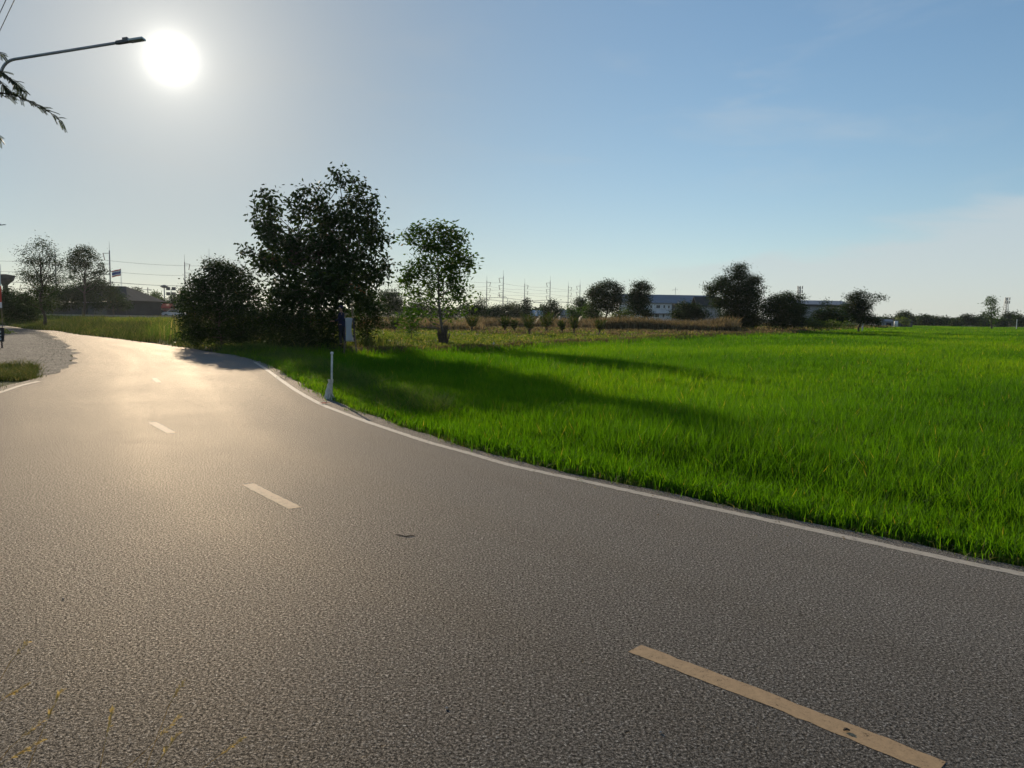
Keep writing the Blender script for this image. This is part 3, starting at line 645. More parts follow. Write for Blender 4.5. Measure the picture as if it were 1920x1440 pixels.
t2 = tree('young_tree', 'slender see-through young tree with flat top, right of the large tree', 'tree', 832, 41.5,
     [(785, 436, 24, 14), (765, 445, 12, 10), (822, 430, 20, 12), (852, 442, 24, 16), (832, 462, 34, 18), (795, 462, 20, 14), (872, 484, 18, 8), (858, 475, 18, 10), (880, 500, 12, 10, .8), (850, 500, 30, 22), (800, 495, 28, 16, .8), (770, 512, 18, 18), (760, 532, 10, 14, .6), (800, 525, 28, 20, .6), (845, 530, 30, 18, .6),
      (784, 552, 24, 14, .6), (820, 562, 34, 14, .4), (855, 550, 18, 20, .7), (845, 585, 34, 16, .28), (795, 590, 34, 16, .25), (768, 600, 16, 18, .35), (882, 560, 10, 16, .5)],
     'leaf_mid', 1.9, trunk_r=.09, leaf=(.26, .105), bark='bark_pale', per=13, cl=.22, droop=.35)
mb = MB()
for i in range(60):
    a = random.uniform(0, 6.28); r_ = random.uniform(.02, .2); p = t2.location + Vector((math.cos(a) * r_, math.sin(a) * r_, -.05)); q = p + Vector((math.cos(a) * r_ * 1.2, math.sin(a) * r_, random.uniform(.6, 1.1)))
    mb.tube([p, q], [.035, .012], 4)
mb.build('root_suckers', M['bark'], t2)
tree('sapling', 'small low bush with scattered leaves between the large tree and the young tree', 'bush', 772, 47, [(768, 590, 14, 20, .6), (772, 615, 12, 16)], 'leaf_mid', 1.3, trunk_r=.03, parts=('stems', 'foliage'))
tree('slim_tree', 'tall thin tree with sparse layered branches beside the far-left road bend', 'tree', 83, 62,
     [(79, 452, 8, 7), (68, 462, 12, 5), (88, 465, 10, 8), (50, 472, 14, 5, .7), (95, 480, 12, 8), (55, 488, 18, 8), (82, 492, 22, 10), (108, 497, 12, 10), (45, 508, 12, 5, .7), (62, 520, 22, 12), (88, 520, 26, 12), (110, 528, 14, 6, .7), (75, 545, 30, 12), (50, 560, 22, 16), (80, 570, 26, 12)],
     'leaf_dark', 1.2, trunk_r=.13, leaf=(.16, .06), cl=.3)
tree('broadleaf_tree', 'mid-sized tree with reddish rounded leaf clumps, left of the steel-capped utility pole', 'tree', 156, 105,
     [(158, 470, 14, 8), (140, 478, 14, 12), (172, 482, 12, 8), (133, 492, 10, 8), (150, 492, 14, 8), (165, 498, 14, 6), (186, 496, 8, 4), (194, 506, 8, 3), (178, 510, 14, 6), (140, 506, 14, 6), (132, 520, 8, 6), (160, 518, 18, 6, .8), (186, 522, 8, 5)],
     'leaf_dark', 1.8, trunk_r=.2, leaf=(.24, .12), cl=.35)
tree('bush', 'low dark bushes at the far left edge beside the road', 'bush', 28, 72, [(8, 560, 18, 24), (30, 565, 24, 20), (52, 575, 20, 18), (25, 590, 34, 14), (60, 592, 18, 10)], 'leaf_dark', 2.2, trunk_r=.06, leaf=(.16, .08), parts=('stems', 'foliage'))
# ---- the trees behind, each on its own
FAR = [
 ('leaf_dark', 165, 128, [(150, 540, 26, 10), (178, 536, 26, 12), (208, 548, 16, 12), (165, 556, 40, 12), (222, 560, 14, 10), (150, 570, 24, 8, .8)], 'dark spreading tree standing before the long dark hall'),
 ('leaf_dark', 100, 126, [(85, 545, 20, 10), (112, 550, 20, 14), (95, 562, 26, 10), (75, 572, 20, 10), (120, 570, 14, 9, .8)], 'dark tree behind the thin tree on the left'),
 ('leaf_dark', 215, 124, [(188, 571, 18, 8), (212, 568, 16, 10), (232, 573, 14, 7)], 'dark scrubby bush in front of the right end of the dark hall'),
 ('leaf_dark', 255, 170, [(252, 548, 14, 9), (262, 556, 12, 8), (244, 556, 10, 8), (255, 565, 18, 8)], 'grey-green round tree just right of the flagpole'),
 ('leaf_mid', 291, 175, [(290, 552, 9, 5), (284, 558, 8, 4), (297, 560, 7, 5)], 'small light tree with an open crown left of the twin floodlights'),
 ('leaf_dark', 320, 160, [(305, 568, 10, 8), (330, 560, 16, 7), (345, 550, 10, 10), (335, 572, 18, 8)], 'dark low tree under the floodlights'),
 ('leaf_dark', 728, 125, [(722, 556, 16, 10), (738, 552, 12, 8), (728, 572, 24, 14), (746, 570, 14, 14)], 'dark clump of trees seen between the large tree and the young tree'),
 ('leaf_dark', 795, 130, [(780, 575, 18, 10), (800, 580, 18, 8)], 'dark low tree behind the young tree'),
 ('leaf_dark', 897, 118, [(895, 578, 16, 10), (904, 565, 8, 6, .7), (885, 585, 14, 9), (905, 590, 12, 7)], 'shaggy bush just right of the young tree'),
 ('leaf_dark', 922, 170, [(915, 585, 10, 8), (930, 580, 14, 8), (925, 590, 18, 7)], 'low rounded tree behind the leftmost double-line pole'),
 ('leaf_dark', 950, 172, [(945, 580, 10, 8), (956, 576, 9, 8), (950, 590, 16, 7)], 'low rounded tree at the foot of the tallest pole'),
 ('leaf_feather', 970, 168, [(968, 575, 7, 7), (966, 585, 12, 7), (975, 590, 10, 6)], 'layered small tree with flat tiers left of the dark conical tree'),
 ('leaf_dark', 988, 165, [(988, 566, 6, 6), (987, 575, 10, 8), (988, 586, 12, 7)], 'dark conical tree standing alone by the pale blue roof'),
 ('leaf_dark', 1034, 150, [(1036, 570, 9, 8), (1024, 580, 9, 9), (1042, 583, 12, 9), (1032, 590, 16, 7)], 'dark tree with a round top right of the pale blue roof'),
 ('leaf_dark', 1090, 160, [(1088, 568, 14, 10), (1095, 580, 16, 12)], 'dark dome-shaped tree behind the taller field tree'),
 ('leaf_mid', 1072, 140, [(1070, 582, 9, 9), (1080, 590, 14, 8)], 'light green bush left of the taller field tree'),
 ('leaf_mid', 1108, 128, [(1105, 582, 16, 12), (1115, 592, 18, 10)], 'green bush at the left foot of the taller field tree'),
 ('leaf_light', 1165, 126, [(1160, 592, 12, 8), (1172, 586, 10, 7), (1178, 597, 12, 5)], 'yellow-green bush between the two field trees'),
 ('leaf_dark', 1295, 122, [(1282, 574, 14, 8), (1300, 580, 20, 10), (1270, 588, 12, 8), (1310, 590, 26, 9), (1285, 592, 26, 8)], 'dark hedge-like bush in front of the long house'),
]
for i, (m_, bx_, Y_, bl, lab) in enumerate(FAR):
    tree('distant_tree' if 'tree' in lab.split(' ')[0:5] or 'tree' in lab[:40] else 'distant_bush', lab, 'tree' if 'tree' in lab[:44] else 'bush', bx_, Y_, bl, m_, 2.4, group='trees and bushes scattered behind the pasture', trunk_r=.16, leaf=(.24, .13), twigs=False, cl=.4)
tree('field_tree', 'rounded dark green tree left of the long house, taller of the pair', 'tree', 1140, 118,
     [(1140, 534, 18, 9), (1122, 542, 16, 9), (1158, 544, 11, 12), (1110, 552, 12, 10), (1132, 556, 28, 16), (1155, 562, 14, 12), (1120, 572, 20, 12), (1145, 578, 18, 10), (1108, 585, 10, 6)], 'leaf_dark', 2.3, trunk_r=.16, leaf=(.2, .1), cl=.35)
tree('field_tree', 'lopsided dark green tree partly hiding the white house, shorter of the pair', 'tree', 1213, 118,
     [(1202, 535, 16, 9), (1215, 542, 8, 8), (1195, 548, 15, 10), (1188, 560, 18, 12), (1206, 562, 16, 14), (1195, 578, 22, 14), (1212, 588, 12, 10)], 'leaf_dark', 2.3, trunk_r=.14, leaf=(.2, .1), cl=.35)
tree('great_tree', 'tall black-green tree with a pointed top at the paddy edge', 'tree', 1385, 108,
     [(1384, 503, 12, 8), (1365, 507, 6, 4, .7), (1398, 500, 6, 4, .7), (1384, 518, 22, 10), (1360, 528, 20, 10), (1418, 525, 9, 10), (1405, 532, 16, 14), (1343, 540, 16, 10), (1324, 538, 6, 5, .7), (1333, 552, 8, 10), (1375, 545, 38, 16), (1412, 550, 18, 16), (1430, 540, 6, 3, .6), (1355, 568, 26, 14), (1395, 572, 40, 20), (1375, 592, 34, 14), (1410, 598, 34, 14), (1392, 607, 32, 8)],
     'leaf_dark', 2.6, trunk_r=.3, leaf=(.2, .1), cl=.36, shell=.4)
tree('bush', 'broad black-green bush joined to the right side of the pointed tree', 'bush', 1468, 107,
     [(1455, 562, 20, 9), (1480, 558, 18, 10), (1500, 560, 12, 5, .6), (1440, 578, 16, 14), (1468, 580, 34, 18), (1495, 582, 16, 16), (1465, 602, 40, 14), (1500, 604, 20, 10)], 'leaf_dark', 2.6, trunk_r=.14, leaf=(.2, .1), cl=.34, parts=('stems', 'foliage'))
tree('bush', 'low dark hump of scrub in front of the grey warehouse', 'bush', 1552, 112, [(1548, 568, 9, 5, .5), (1535, 590, 14, 8), (1558, 586, 20, 10), (1545, 602, 34, 12), (1575, 600, 20, 12)], 'leaf_dark', 2.4, trunk_r=.08, leaf=(.2, .1), cl=.34, parts=('stems', 'foliage'))
tree('bush', 'lighter green weeds at the paddy edge below the warehouse', 'bush', 1535, 104, [(1522, 606, 10, 6), (1535, 610, 16, 5), (1560, 608, 18, 6), (1590, 610, 12, 4)], 'leaf_light', 1.8, trunk_r=.03, leaf=(.16, .08), cl=.3, parts=('stems', 'foliage'))
tree('field_tree', 'dark tree with a thin branch reaching right, beside the warehouse', 'tree', 1612, 116,
     [(1612, 551, 12, 6), (1596, 556, 12, 6, .7), (1628, 556, 10, 5, .6), (1605, 566, 20, 10), (1595, 580, 20, 12), (1620, 575, 16, 14), (1648, 555, 8, 4, .5), (1656, 560, 6, 4, .4), (1640, 562, 8, 5, .5), (1610, 594, 34, 14), (1635, 602, 16, 8)], 'leaf_dark', 2.3, trunk_r=.16, leaf=(.18, .09), cl=.33)
lone = tree('lone_tree', 'thin lone tree with a gappy crown far out on the paddy horizon', 'tree', 1862, 225,
     [(1856, 561, 8, 6), (1850, 569, 6, 4), (1862, 568, 6, 5), (1859, 578, 8, 5), (1847, 586, 5, 4, .7), (1868, 583, 6, 5, .8), (1858, 590, 12, 6, .8), (1872, 592, 4, 5, .6), (1862, 602, 8, 6, .7)], 'leaf_mid', 1.5, trunk_r=.22, leaf=(.3, .15), twigs=False, cl=.45)
HZ = [(1664, 600, 14, 7), (1695, 592, 15, 9), (1716, 600, 12, 7), (1736, 597, 14, 7), (1756, 599, 12, 6), (1772, 599, 12, 6), (1792, 604, 10, 5), (1814, 596, 13, 8), (1834, 600, 10, 6), (1848, 604, 9, 5), (1878, 602, 10, 6), (1896, 592, 13, 8), (1912, 598, 10, 8), (1935, 598, 14, 7), (1960, 596, 16, 8), (1650, 605, 10, 5)]
for i, (x_, y_, a_, b_) in enumerate(HZ):
    desc = ['wide grey-green tree', 'low grey-green tree', 'rounded tree', 'bushy tree'][i % 4]
    where = ['behind the tin sheds', 'tallest above the tin sheds', 'right of the tin sheds', 'second right of the tin sheds', 'midway between tin sheds and lone tree', 'left of the dip in the skyline', 'in the dip of the skyline', 'humped, left of the lone tree', 'close left of the lone tree', 'directly behind the lone tree', 'between lone tree and mast', 'under the telecom mast', 'at the right picture edge', 'beyond the right picture edge', 'farthest beyond the right edge', 'left end, beside the branchy tree'][i]
    tree('horizon_tree', f'{desc} on the far skyline, {where}', 'tree', x_, 330 + 12 * (i % 3), [(x_, y_, a_, b_), (x_ - a_ * .4, y_ + 4, a_ * .7, b_ * .8), (x_ + a_ * .5, y_ + 5, a_ * .7, b_ * .7), (x_, y_ + 9, a_ * 1.1, 5)], 'leaf_dark', 2.2, group='trees along the far skyline', trunk_r=.3, leaf=(.5, .28), twigs=False, cl=.7)
# far wooded strip that closes the horizon
def woods(name, px0, px1, Y, h, n):
    C = []
    for i in range(n):
        px = random.uniform(px0, px1); y = Y + random.uniform(-12, 12); x = hx(px, y); hh = h * (.75 + .25 * math.sin(px * .045) + .18 * math.sin(px * .13 + 1))
        C.append((x, y, random.uniform(.1, 1) ** .8 * hh))
    V, Q = leaf_cloud(np.array(C), 1.1, .6, .2, .8, 6)
    V[:, 2] = np.maximum(V[:, 2], -.1)
    tag(np_obj(name, V, Q, M['leaf_dark'], attr={'v': ('FLOAT', np.repeat(rng.uniform(0, .8, len(Q)), 4))}), kind='stuff')
woods('distant_woods', 640, 1120, 330, 4.5, 2600); woods('distant_woods', 1600, 2050, 480, 5.5, 3200); woods('distant_woods', -150, 420, 260, 4.0, 2600)

# ------------------------------------------------------------------ oil-palm saplings in the pasture
def sapling(base, h, label, n=11):
    e = empty('palm_sapling', (base[0], base[1], HG(base[0], base[1])), label, 'palm', 'young palms planted in the pasture')
    b = e.location.copy(); mb = MB(); LV = []
    for i in range(n):
        a = 6.283 * i / n + random.uniform(-.3, .3); lean = random.uniform(.25, .75); Lh = h * random.uniform(.8, 1.1); pts = []
        for k in range(7):
            f = k / 6; pts.append(b + Vector((math.cos(a) * lean * Lh * f ** 1.3 * .8, math.sin(a) * lean * Lh * f ** 1.3 * .8, .1 + Lh * (f - .32 * lean * f * f))))
        mb.tube(pts, [.022 * (1 - .12 * k) for k in range(7)], 4, False)
        for k in range(14):
            f = .25 + .72 * k / 13; ii = f * 6; i0 = min(5, int(ii)); p = pts[i0].lerp(pts[i0 + 1], ii - i0); d = (pts[i0 + 1] - pts[i0]).normalized(); s = d.cross(Vector((0, 0, 1))).normalized()
            for sg in (-1, 1):
                q = (s * sg + d * .7 + Vector((0, 0, random.uniform(-.2, .25)))).normalized() * h * .26 * (1.1 - .5 * f); wv = d * .035
                LV += [p - wv, p + q * .5 - wv, p + q, p + q * .5 + wv]
    mb.box(b + Vector((0, 0, .08)), (.14, .14, .22)); mb.build('stem', M['bark'], e)
    np_obj('fronds', np.array(LV), (np.arange(len(LV) // 4) * 4)[:, None] + np.arange(4)[None], M['leaf_dark'], e, attr={'v': ('FLOAT', np.repeat(rng.uniform(.5, 1, len(LV) // 4), 4))})
for px, py, h, lab in ((885, 622, 1.9, 'tallest young palm just right of the young tree, spiky fronds'), (947, 616, 1.6, 'young palm standing below the tallest utility pole'), (993, 628, 1.9, 'young palm nearest the paddy bank, wide open fronds'), (1025, 617, 2.5, 'dark upright young palm below the round-topped dark tree'),
                       (1077, 617, 1.7, 'small bushy young palm left of the taller field tree'), (1125, 621, 1.4, 'smallest young palm, before the taller field tree'), (965, 608, 1.2, 'little faded palm at the back of the pasture, centre'), (1055, 606, 1.2, 'little faded palm at the back, left of the two field trees'), (740, 622, 1.5, 'young palm half hidden between the shrub and the young tree')):
    p = gp(px, py); f_ = min(1, 72 / p.y); p = Vector((p.x * f_, p.y * f_, 0)); sapling((hx(px, p.y), p.y), h, lab)

# ------------------------------------------------------------------ buildings
def window(mb_par, x, y, z, w_, h_, sill=True):
    f = MB()
    for dx in (-w_ / 2, w_ / 2): f.box((x + dx, y - .03, z), (.05, .10, h_ + .05))
    for dz in (-h_ / 2, h_ / 2): f.box((x, y - .032, z + dz), (w_ + .05, .10, .05))
    f.box((x, y - .034, z), (.03, .08, h_))
    if sill: f.box((x, y - .08, z - h_ / 2 - .08), (w_ + .2, .18, .06))
    fo = f.build('window', M['white_paint'], mb_par)
    g = MB().box((x, y - .012, z), (w_ - .06, .02, h_ - .06)); go = g.build('pane', M['glass'], fo)
    return fo
def gable_x(mb, x0, x1, y0, y1, ze, zr, over=.5, th=.12):
    """roof with its ridge along x"""
    ym = (y0 + y1) / 2
    for ya, sg in ((y0 - over, 1), (y1 + over, -1)):
        mb.prism([(x0 - over, ya, ze - .15), (x1 + over, ya, ze - .15), (x1 + over, ym, zr), (x0 - over, ym, zr)], (0, 0, th))
# long two-storey house behind the two field trees
Yb = 190; X0 = hx(1160, Yb); Xm = hx(1259, Yb); X1 = hx(1345, Yb); z_e = at(1240, 568.5, Yb).z; z_r = at(1240, 557, Yb).z + .6
e = empty('long_house', (X0, Yb, 0), 'long white and grey two-storey building under a grey roof', 'building')
MB().box(((X0 + Xm) / 2, Yb + 4, z_e / 2), (Xm - X0, 8, z_e)).build('white_wall', M['wall_white'], e)
MB().box(((Xm + X1) / 2 + .01, Yb + 6, z_e / 2 - .1), (X1 - Xm, 8, z_e - .2)).build('grey_wall', M['wall_grey'], e)
rf = MB(); gable_x(rf, X0, X1, Yb, Yb + 10, z_e + .1, z_r); rf.build('roof', M['roof_grey'], e)
MB().box(((X0 + Xm) / 2, Yb - .5, z_e * .5), (Xm - X0, 1.0, .18)).build('canopy', M['roof_grey'], e)
for px, py, ww, hh in ((1234, 575, .95, .8), (1245.5, 575, .45, .8), (1254, 575.5, .45, .75), (1221, 575, .5, .7), (1232, 592, .95, .8), (1244, 592, .45, .8)):
    p = at(px, py, Yb); window(e, p.x, Yb, p.z, ww, hh)
a = empty('roof_antenna', at(1266, 556, Yb + 4), 'thin television antenna standing on the long grey roof', 'antenna'); p = a.location
MB().tube([p, p + Vector((0, 0, 2.3))], .04, 6).build('mast', M['galv'], a); MB().tube([p + Vector((-.9, 0, 1.6)), p + Vector((.6, 0, 1.75))], .03, 5).tube([p + Vector((-.9, -.4, 1.6)), p + Vector((-.9, .4, 1.6))], .02, 4).tube([p + Vector((.1, -.5, 1.7)), p + Vector((.1, .5, 1.7))], .02, 4).build('aerial', M['galv'], a)
# lean-to wing on its right
Xw0, Xw1 = hx(1308, 182), hx(1352, 182)
e = empty('side_wing', (Xw0, 182, 0), 'dark gabled wing at the right end of the long house', 'building')
MB().box(((Xw0 + Xw1) / 2, 185, 2.2), (Xw1 - Xw0, 5.4, 4.4)).build('wall', M['wall_grey'], e)
rf = MB(); gable_x(rf, Xw0, Xw1, 182.2, 187.8, 4.5, 6.6, .4); rf.build('roof', M['roof_dark'], e)
# warehouse
Yb = 200; X0, X1 = hx(1482, Yb), hx(1592, Yb); ze = at(1540, 571.5, Yb).z; zr = at(1540, 565.5, Yb).z
e = empty('warehouse', (X0, Yb, 0), 'long grey warehouse with a pale low roof, right of the black-green bush', 'building')
MB().box(((X0 + X1) / 2, Yb + 6, ze / 2), (X1 - X0, 12, ze)).build('wall', M['wall_grey'], e)
rf = MB(); gable_x(rf, X0, X1, Yb, Yb + 12, ze + .15, zr + .3); rf.build('roof', M['roof_grey'], e)
MB().box(((X0 + X1) / 2, Yb - .62, ze - .2), (X1 - X0 + 1, .12, .35)).build('gutter', M['roof_dark'], e)
# pale blue roof and small grey house in the centre distance
Yb = 175; X0, X1 = hx(983, Yb), hx(1022, Yb); ze, zr = at(1000, 592, Yb).z, at(1000, 585, Yb).z
e = empty('blue_roof_shed', (X0, Yb, 0), 'low shed with a pale blue sheet roof beyond the dry reeds', 'shed')
MB().box(((X0 + X1) / 2, Yb + 4, ze / 2), (X1 - X0, 7, ze)).build('wall', M['wall_grey'], e); rf = MB(); gable_x(rf, X0, X1, Yb, Yb + 8, ze + .1, zr + .3, .4); rf.build('roof', M['roof_blue'], e)
Yb = 168; X0, X1 = hx(1050, Yb), hx(1067, Yb); ze, zr = at(1058, 591, Yb).z, at(1058, 583, Yb).z
e = empty('small_house', (X0, Yb, 0), 'small grey house with gable roof between dark tree and light green bush', 'house')
MB().box(((X0 + X1) / 2, Yb + 2.5, ze / 2), (X1 - X0, 5, ze)).build('wall', M['wall_grey'], e); rf = MB(); gable_x(rf, X0, X1, Yb, Yb + 5, ze + .1, zr + .2, .4); rf.build('roof', M['roof_grey'], e); window(e, (X0 + X1) / 2, Yb, ze * .55, .9, .8)
# tin sheds at the end of the paddy
Yb = 235
for (pa, pb, yt, ye, mw, mr, lab) in ((1643, 1657, 597, 600, 'wall_grey', 'roof_dark', 'dark-roofed grey tin shed nearest the branchy tree'), (1658, 1677, 600.5, 603, 'wall_grey', 'roof_grey', 'low open tin shed, middle of the paddy-end sheds'), (1684, 1712, 600, 603, 'wall_dark', 'roof_dark', 'dark open-fronted shed right of the pale water tank')):
    X0, X1 = hx(pa, Yb), hx(pb, Yb); ze, zr = at(pa, ye, Yb).z, at(pa, yt, Yb).z
    e = empty('tin_shed', (X0, Yb, 0), lab, 'shed', 'tin sheds at the end of the paddy')
    MB().box(((X0 + X1) / 2, Yb + 2.5, ze / 2), (X1 - X0, 5, ze)).build('wall', M[mw], e); rf = MB(); gable_x(rf, X0, X1, Yb, Yb + 5, ze + .1, zr + .2, .3); rf.build('roof', M[mr], e)
    MB().box(((X0 + X1) / 2, Yb - .02, ze * .4), ((X1 - X0) * .5, .06, ze * .7)).build('doorway', M['black'], e)
p = at(1680, 607, 228); mb = MB(); H_ = at(1680, 602, 228).z
e = empty('water_tank', (p.x, 228, 0), 'pale cream upright water tank standing by the tin sheds', 'tank')
mb.tube([(p.x, 228, .2), (p.x, 228, H_ * .95), (p.x, 228, H_)], [.55, .55, .3], 16).build('tank', M['white_paint'], e, True); MB().box((p.x, 228, .1), (1.3, 1.3, .2)).build('plinth', M['concrete'], e)
tree('banana_plants', 'yellow-green leafy plants growing over the tin sheds', 'plants', 1693, 230, [(1690, 599, 10, 3), (1700, 602, 8, 4)], 'leaf_light', 2, leaf=(.6, .2), trunk_r=.08, twigs=False, parts=('stems', 'foliage'))
# concrete field posts standing by the sheds
for px, y0, y1, Y_, lab in ((1618, 597, 614, 120, 'pale post in front of the branchy tree'), (1907, 599, 612, 240, 'pale concrete post at the right end of the skyline')):
    p = at(px, y0, Y_); e = MB().tube([(p.x, Y_, -.1), (p.x, Y_, p.z)], .11, 8).build('field_post', M['white_paint']); tag(e, lab, 'post')
# long dark hall and low yard buildings on the far left
Yb = 140; X0, X1 = hx(58, Yb), hx(240, Yb); xr0, xr1 = hx(112, Yb), hx(196, Yb); ze, zr = at(150, 562, Yb).z, at(150, 533, Yb).z
e = empty('dark_hall', (X0, Yb, 0), 'big dark hall with a hipped roof behind the left-hand trees', 'building')
MB().box(((X0 + X1) / 2, Yb + 8, ze / 2), (X1 - X0 - 1.6, 14, ze)).build('wall', M['roof_dark'], e)
rf = MB(); y0, y1, ym = Yb, Yb + 16, Yb + 8
n = [(X0, y0, ze), (X1, y0, ze), (X1, y1, ze), (X0, y1, ze), (xr0, ym, zr), (xr1, ym, zr)]
rf.v = n; rf.f = [(0, 1, 5, 4), (1, 2, 5), (2, 3, 4, 5), (3, 0, 4), (3, 2, 1, 0)]; rf.build('roof', M['roof_dark'], e)
for px in (196, 203): p = at(px, 572, Yb); MB().box((p.x, Yb + .9, p.z), (.5, .1, 1.3)).build('window', M['glass'], e)
yard = [(70, 128, 567, 581, 128, 'wall_dark', 'dark tin-walled shed behind the thin left tree'), (214, 243, 565, 579, 150, 'roof_blue', 'pale blue box-shaped shed right of the steel-capped pole'), (252, 286, 570, 579, 155, 'wall_grey', 'low open shelter with a bright roof edge left of the parked cars'), (165, 176, 567, 578, 126, 'wall_dark', 'little dark hut with a bright roof in the middle of the left yard')]
for pa, pb, yt, yb, Y_, mw, lab in yard:
    X0, X1 = hx(pa, Y_), hx(pb, Y_); zt = at(pa, yt, Y_).z; e = empty('yard_shed', (X0, Y_, 0), lab, 'shed', 'low sheds in the far-left yard')
    MB().box(((X0 + X1) / 2, Y_ + 2, zt / 2), (X1 - X0, 4, zt)).build('wall', M[mw], e)
    MB().box(((X0 + X1) / 2, Y_ + 1.6, zt + .08), (X1 - X0 + .5, 5.2, .12), rx=R(3)).build('roof', M['roof_grey'], e)
Y_ = 158; p = at(312, 577, Y_); X0, X1 = hx(303, Y_), hx(318, Y_)
e = empty('kiosk', (p.x, Y_, 0), 'faded salmon roadside kiosk with a red roof beside the parked white car', 'kiosk')
MB().box(((X0 + X1) / 2, Y_ + 1, .9), (X1 - X0, 2, 1.8)).build('wall', M['salmon'], e); rf = MB(); gable_x(rf, X0, X1, Y_, Y_ + 2, 1.85, 2.6, .2, .06); rf.build('roof', M['red'], e)
# boundary wall / kerb of the far road
tag(MB().box((hx(180, 124), 124, .22), (hx(345, 124) - hx(30, 124), .25, .5)).build('yard_wall', M['concrete']), 'long low pale concrete wall along the front of the far-left yard', 'wall')

# ------------------------------------------------------------------ cars in the far yard
def car(loc, rz, label, paint_):
    e = empty('parked_car', (0, 0, 0), label, 'car', 'cars parked in the far-left yard')
    prof = [(-2.1, .35), (-2.15, .75), (-1.9, .95), (-1.2, 1.0), (-.7, 1.42), (.6, 1.45), (1.35, .98), (2.05, .85), (2.15, .55), (2.1, .35)]
    b = MB(); b.prism([(x, -.85, z) for x, z in prof], (0, 1.7, 0)); bo = b.build('body', M[paint_], e)
    for sy in (-.855, .855):
        MB().prism([(-1.05, sy, 1.02), (-.62, sy, 1.36), (.52, sy, 1.38), (1.1, sy, 1.0)], (0, .012 if sy > 0 else -.012, 0)).build('side_window', M['glass'], e)
    MB().prism([(.68, -.75, 1.41), (.68, .75, 1.41), (1.32, .75, 1.0), (1.32, -.75, 1.0)], (.02, 0, .02)).build('windscreen', M['glass'], e)
    for x in (-1.35, 1.35):
        for y in (-.8, .8):
            wo = MB().tube([(x, y - .1, .32), (x, y + .1, .32)], .32, 16).build('wheel', M['tyre'], e); MB().tube([(x, y - .11, .32), (x, y + .11, .32)], .18, 12).build('rim', M['galv'], wo)
    for y in (-.6, .6): MB().box((2.12, y, .68), (.08, .3, .14)).build('headlight', M['lens'], e)
    e.location = loc; e.rotation_euler = (0, 0, rz); return e
car((hx(327, 152), 152, 0), .2, 'white saloon parked at the edge of the dark roadside bush', 'car_white')
car((hx(300, 156), 156, 0), .1, 'dark car parked left of the salmon kiosk', 'car_dark')

# ------------------------------------------------------------------ utility poles and cables
def line_pole(px, Y, side, label, grp, H=22.0, ins=3, px_bottom=None):
    x = hx(px, Y); # undo the tilt of the lens: px is read at the pole's top
    t = at(px, CY, Y); top = Vector((0, 0, 0))
    x = at(px, 590 - (H - CAMH) / Y * F, Y).x
    e = empty('utility_pole', (x, Y, 0), label, 'utility pole', grp)
    MB().tube([(x, Y, -.3), (x, Y, H - 2.8)], [.27, .16], 10).build('shaft', M['concrete'], e, True)
    MB().tube([(x, Y, H - 2.8), (x, Y, H)], [.07, .04], 6).build('lightning_spike', M['galv'], e)
    tips = []
    for k in range(ins):
        z = H - 3.6 - k * 3.3; a = Vector((x + side * 2.0, Y, z - .05)); lo = a + Vector((-side * .5 if ins < 9 else 0, 0, -2.1))
        ar = MB().tube([(x, Y, z), a], .09, 6).build('cross_arm', M['galv'], e)
        mb = MB(); pts = [a.lerp(lo, f / 9) for f in range(10)]
        mb.tube(pts, [.10 if i % 2 else .15 for i in range(10)], 6).build('insulator', M['insul'], ar); tips.append(lo)
    mb = MB().box((x, Y, H * .42), (1.9, .12, .12))
    for dx in (-.8, -.3, .5): mb.tube([(x + dx, Y, H * .42), (x + dx, Y, H * .42 + .35)], .05, 5)
    mb.build('low_crossbar', M['galv'], e); tips += [Vector((x - .8, Y, H * .42 + .35)), Vector((x + .5, Y, H * .42 + .35))]
    e['tips'] = 1
    del e['tips']
    return tips
gB = 'poles carrying the left-armed power line'; gA = 'poles carrying the right-armed power line'
B = [line_pole(-60, 246, -1, 'utility pole beyond the left picture edge', gB), line_pole(103, 249, -1, 'left-armed utility pole behind the thin left tree', gB), line_pole(205, 240, -1, 'left-armed utility pole left of the flagpole', gB), line_pole(392, 262, -1, 'utility pole rising behind the dark roadside bush', gB), line_pole(660, 285, -1, 'utility pole hidden behind the large tree', gB),
     line_pole(832, 314, -1, 'utility pole seen through the young tree', gB), line_pole(944, 358, -1, 'tallest left-armed utility pole in the centre', gB), line_pole(1032, 402, -1, 'left-armed utility pole above the round-topped dark tree', gB), line_pole(1088, 438, -1, 'farthest left-armed utility pole beside the field tree', gB), line_pole(1165, 500, -1, 'utility pole hidden behind the taller field tree', gB)]
A = [line_pole(346, 290, 1, 'right-armed utility pole just left of the dark roadside bush', gA), line_pole(560, 320, 1, 'right-armed utility pole behind the large tree crown', gA), line_pole(760, 362, 1, 'right-armed utility pole behind the young tree foliage', gA), line_pole(913, 407, 1, 'right-armed utility pole nearest the young tree', gA), line_pole(984, 438, 1, 'right-armed utility pole above the dark conical tree', gA), line_pole(1066, 458, 1, 'right-armed utility pole left of the farthest left-armed one', gA), line_pole(1150, 520, 1, 'right-armed utility pole behind the field trees', gA)]
def cable(tips, label, grp, sag=.022, r_=.035):
    mb = MB()
    for a, b in zip(tips[:-1], tips[1:]):
        Ls = (b - a).length; mb.tube([a.lerp(b, f / 10) + Vector((0, 0, -4 * sag * Ls * (f / 10) * (1 - f / 10))) for f in range(11)], r_, 4, False)
    tag(mb.build('power_cable', M['wire']), label, 'cable', grp)
for nm, LN, sag in (('left-armed', B, .016), ('right-armed', A, .022)):
    for k, w_ in enumerate(('topmost', 'second', 'third', 'lower left', 'lowest right')):
        cable([t[k] for t in LN], f'{w_} thin power cable of the {nm} pole line', 'power cables strung along the horizon', sag)
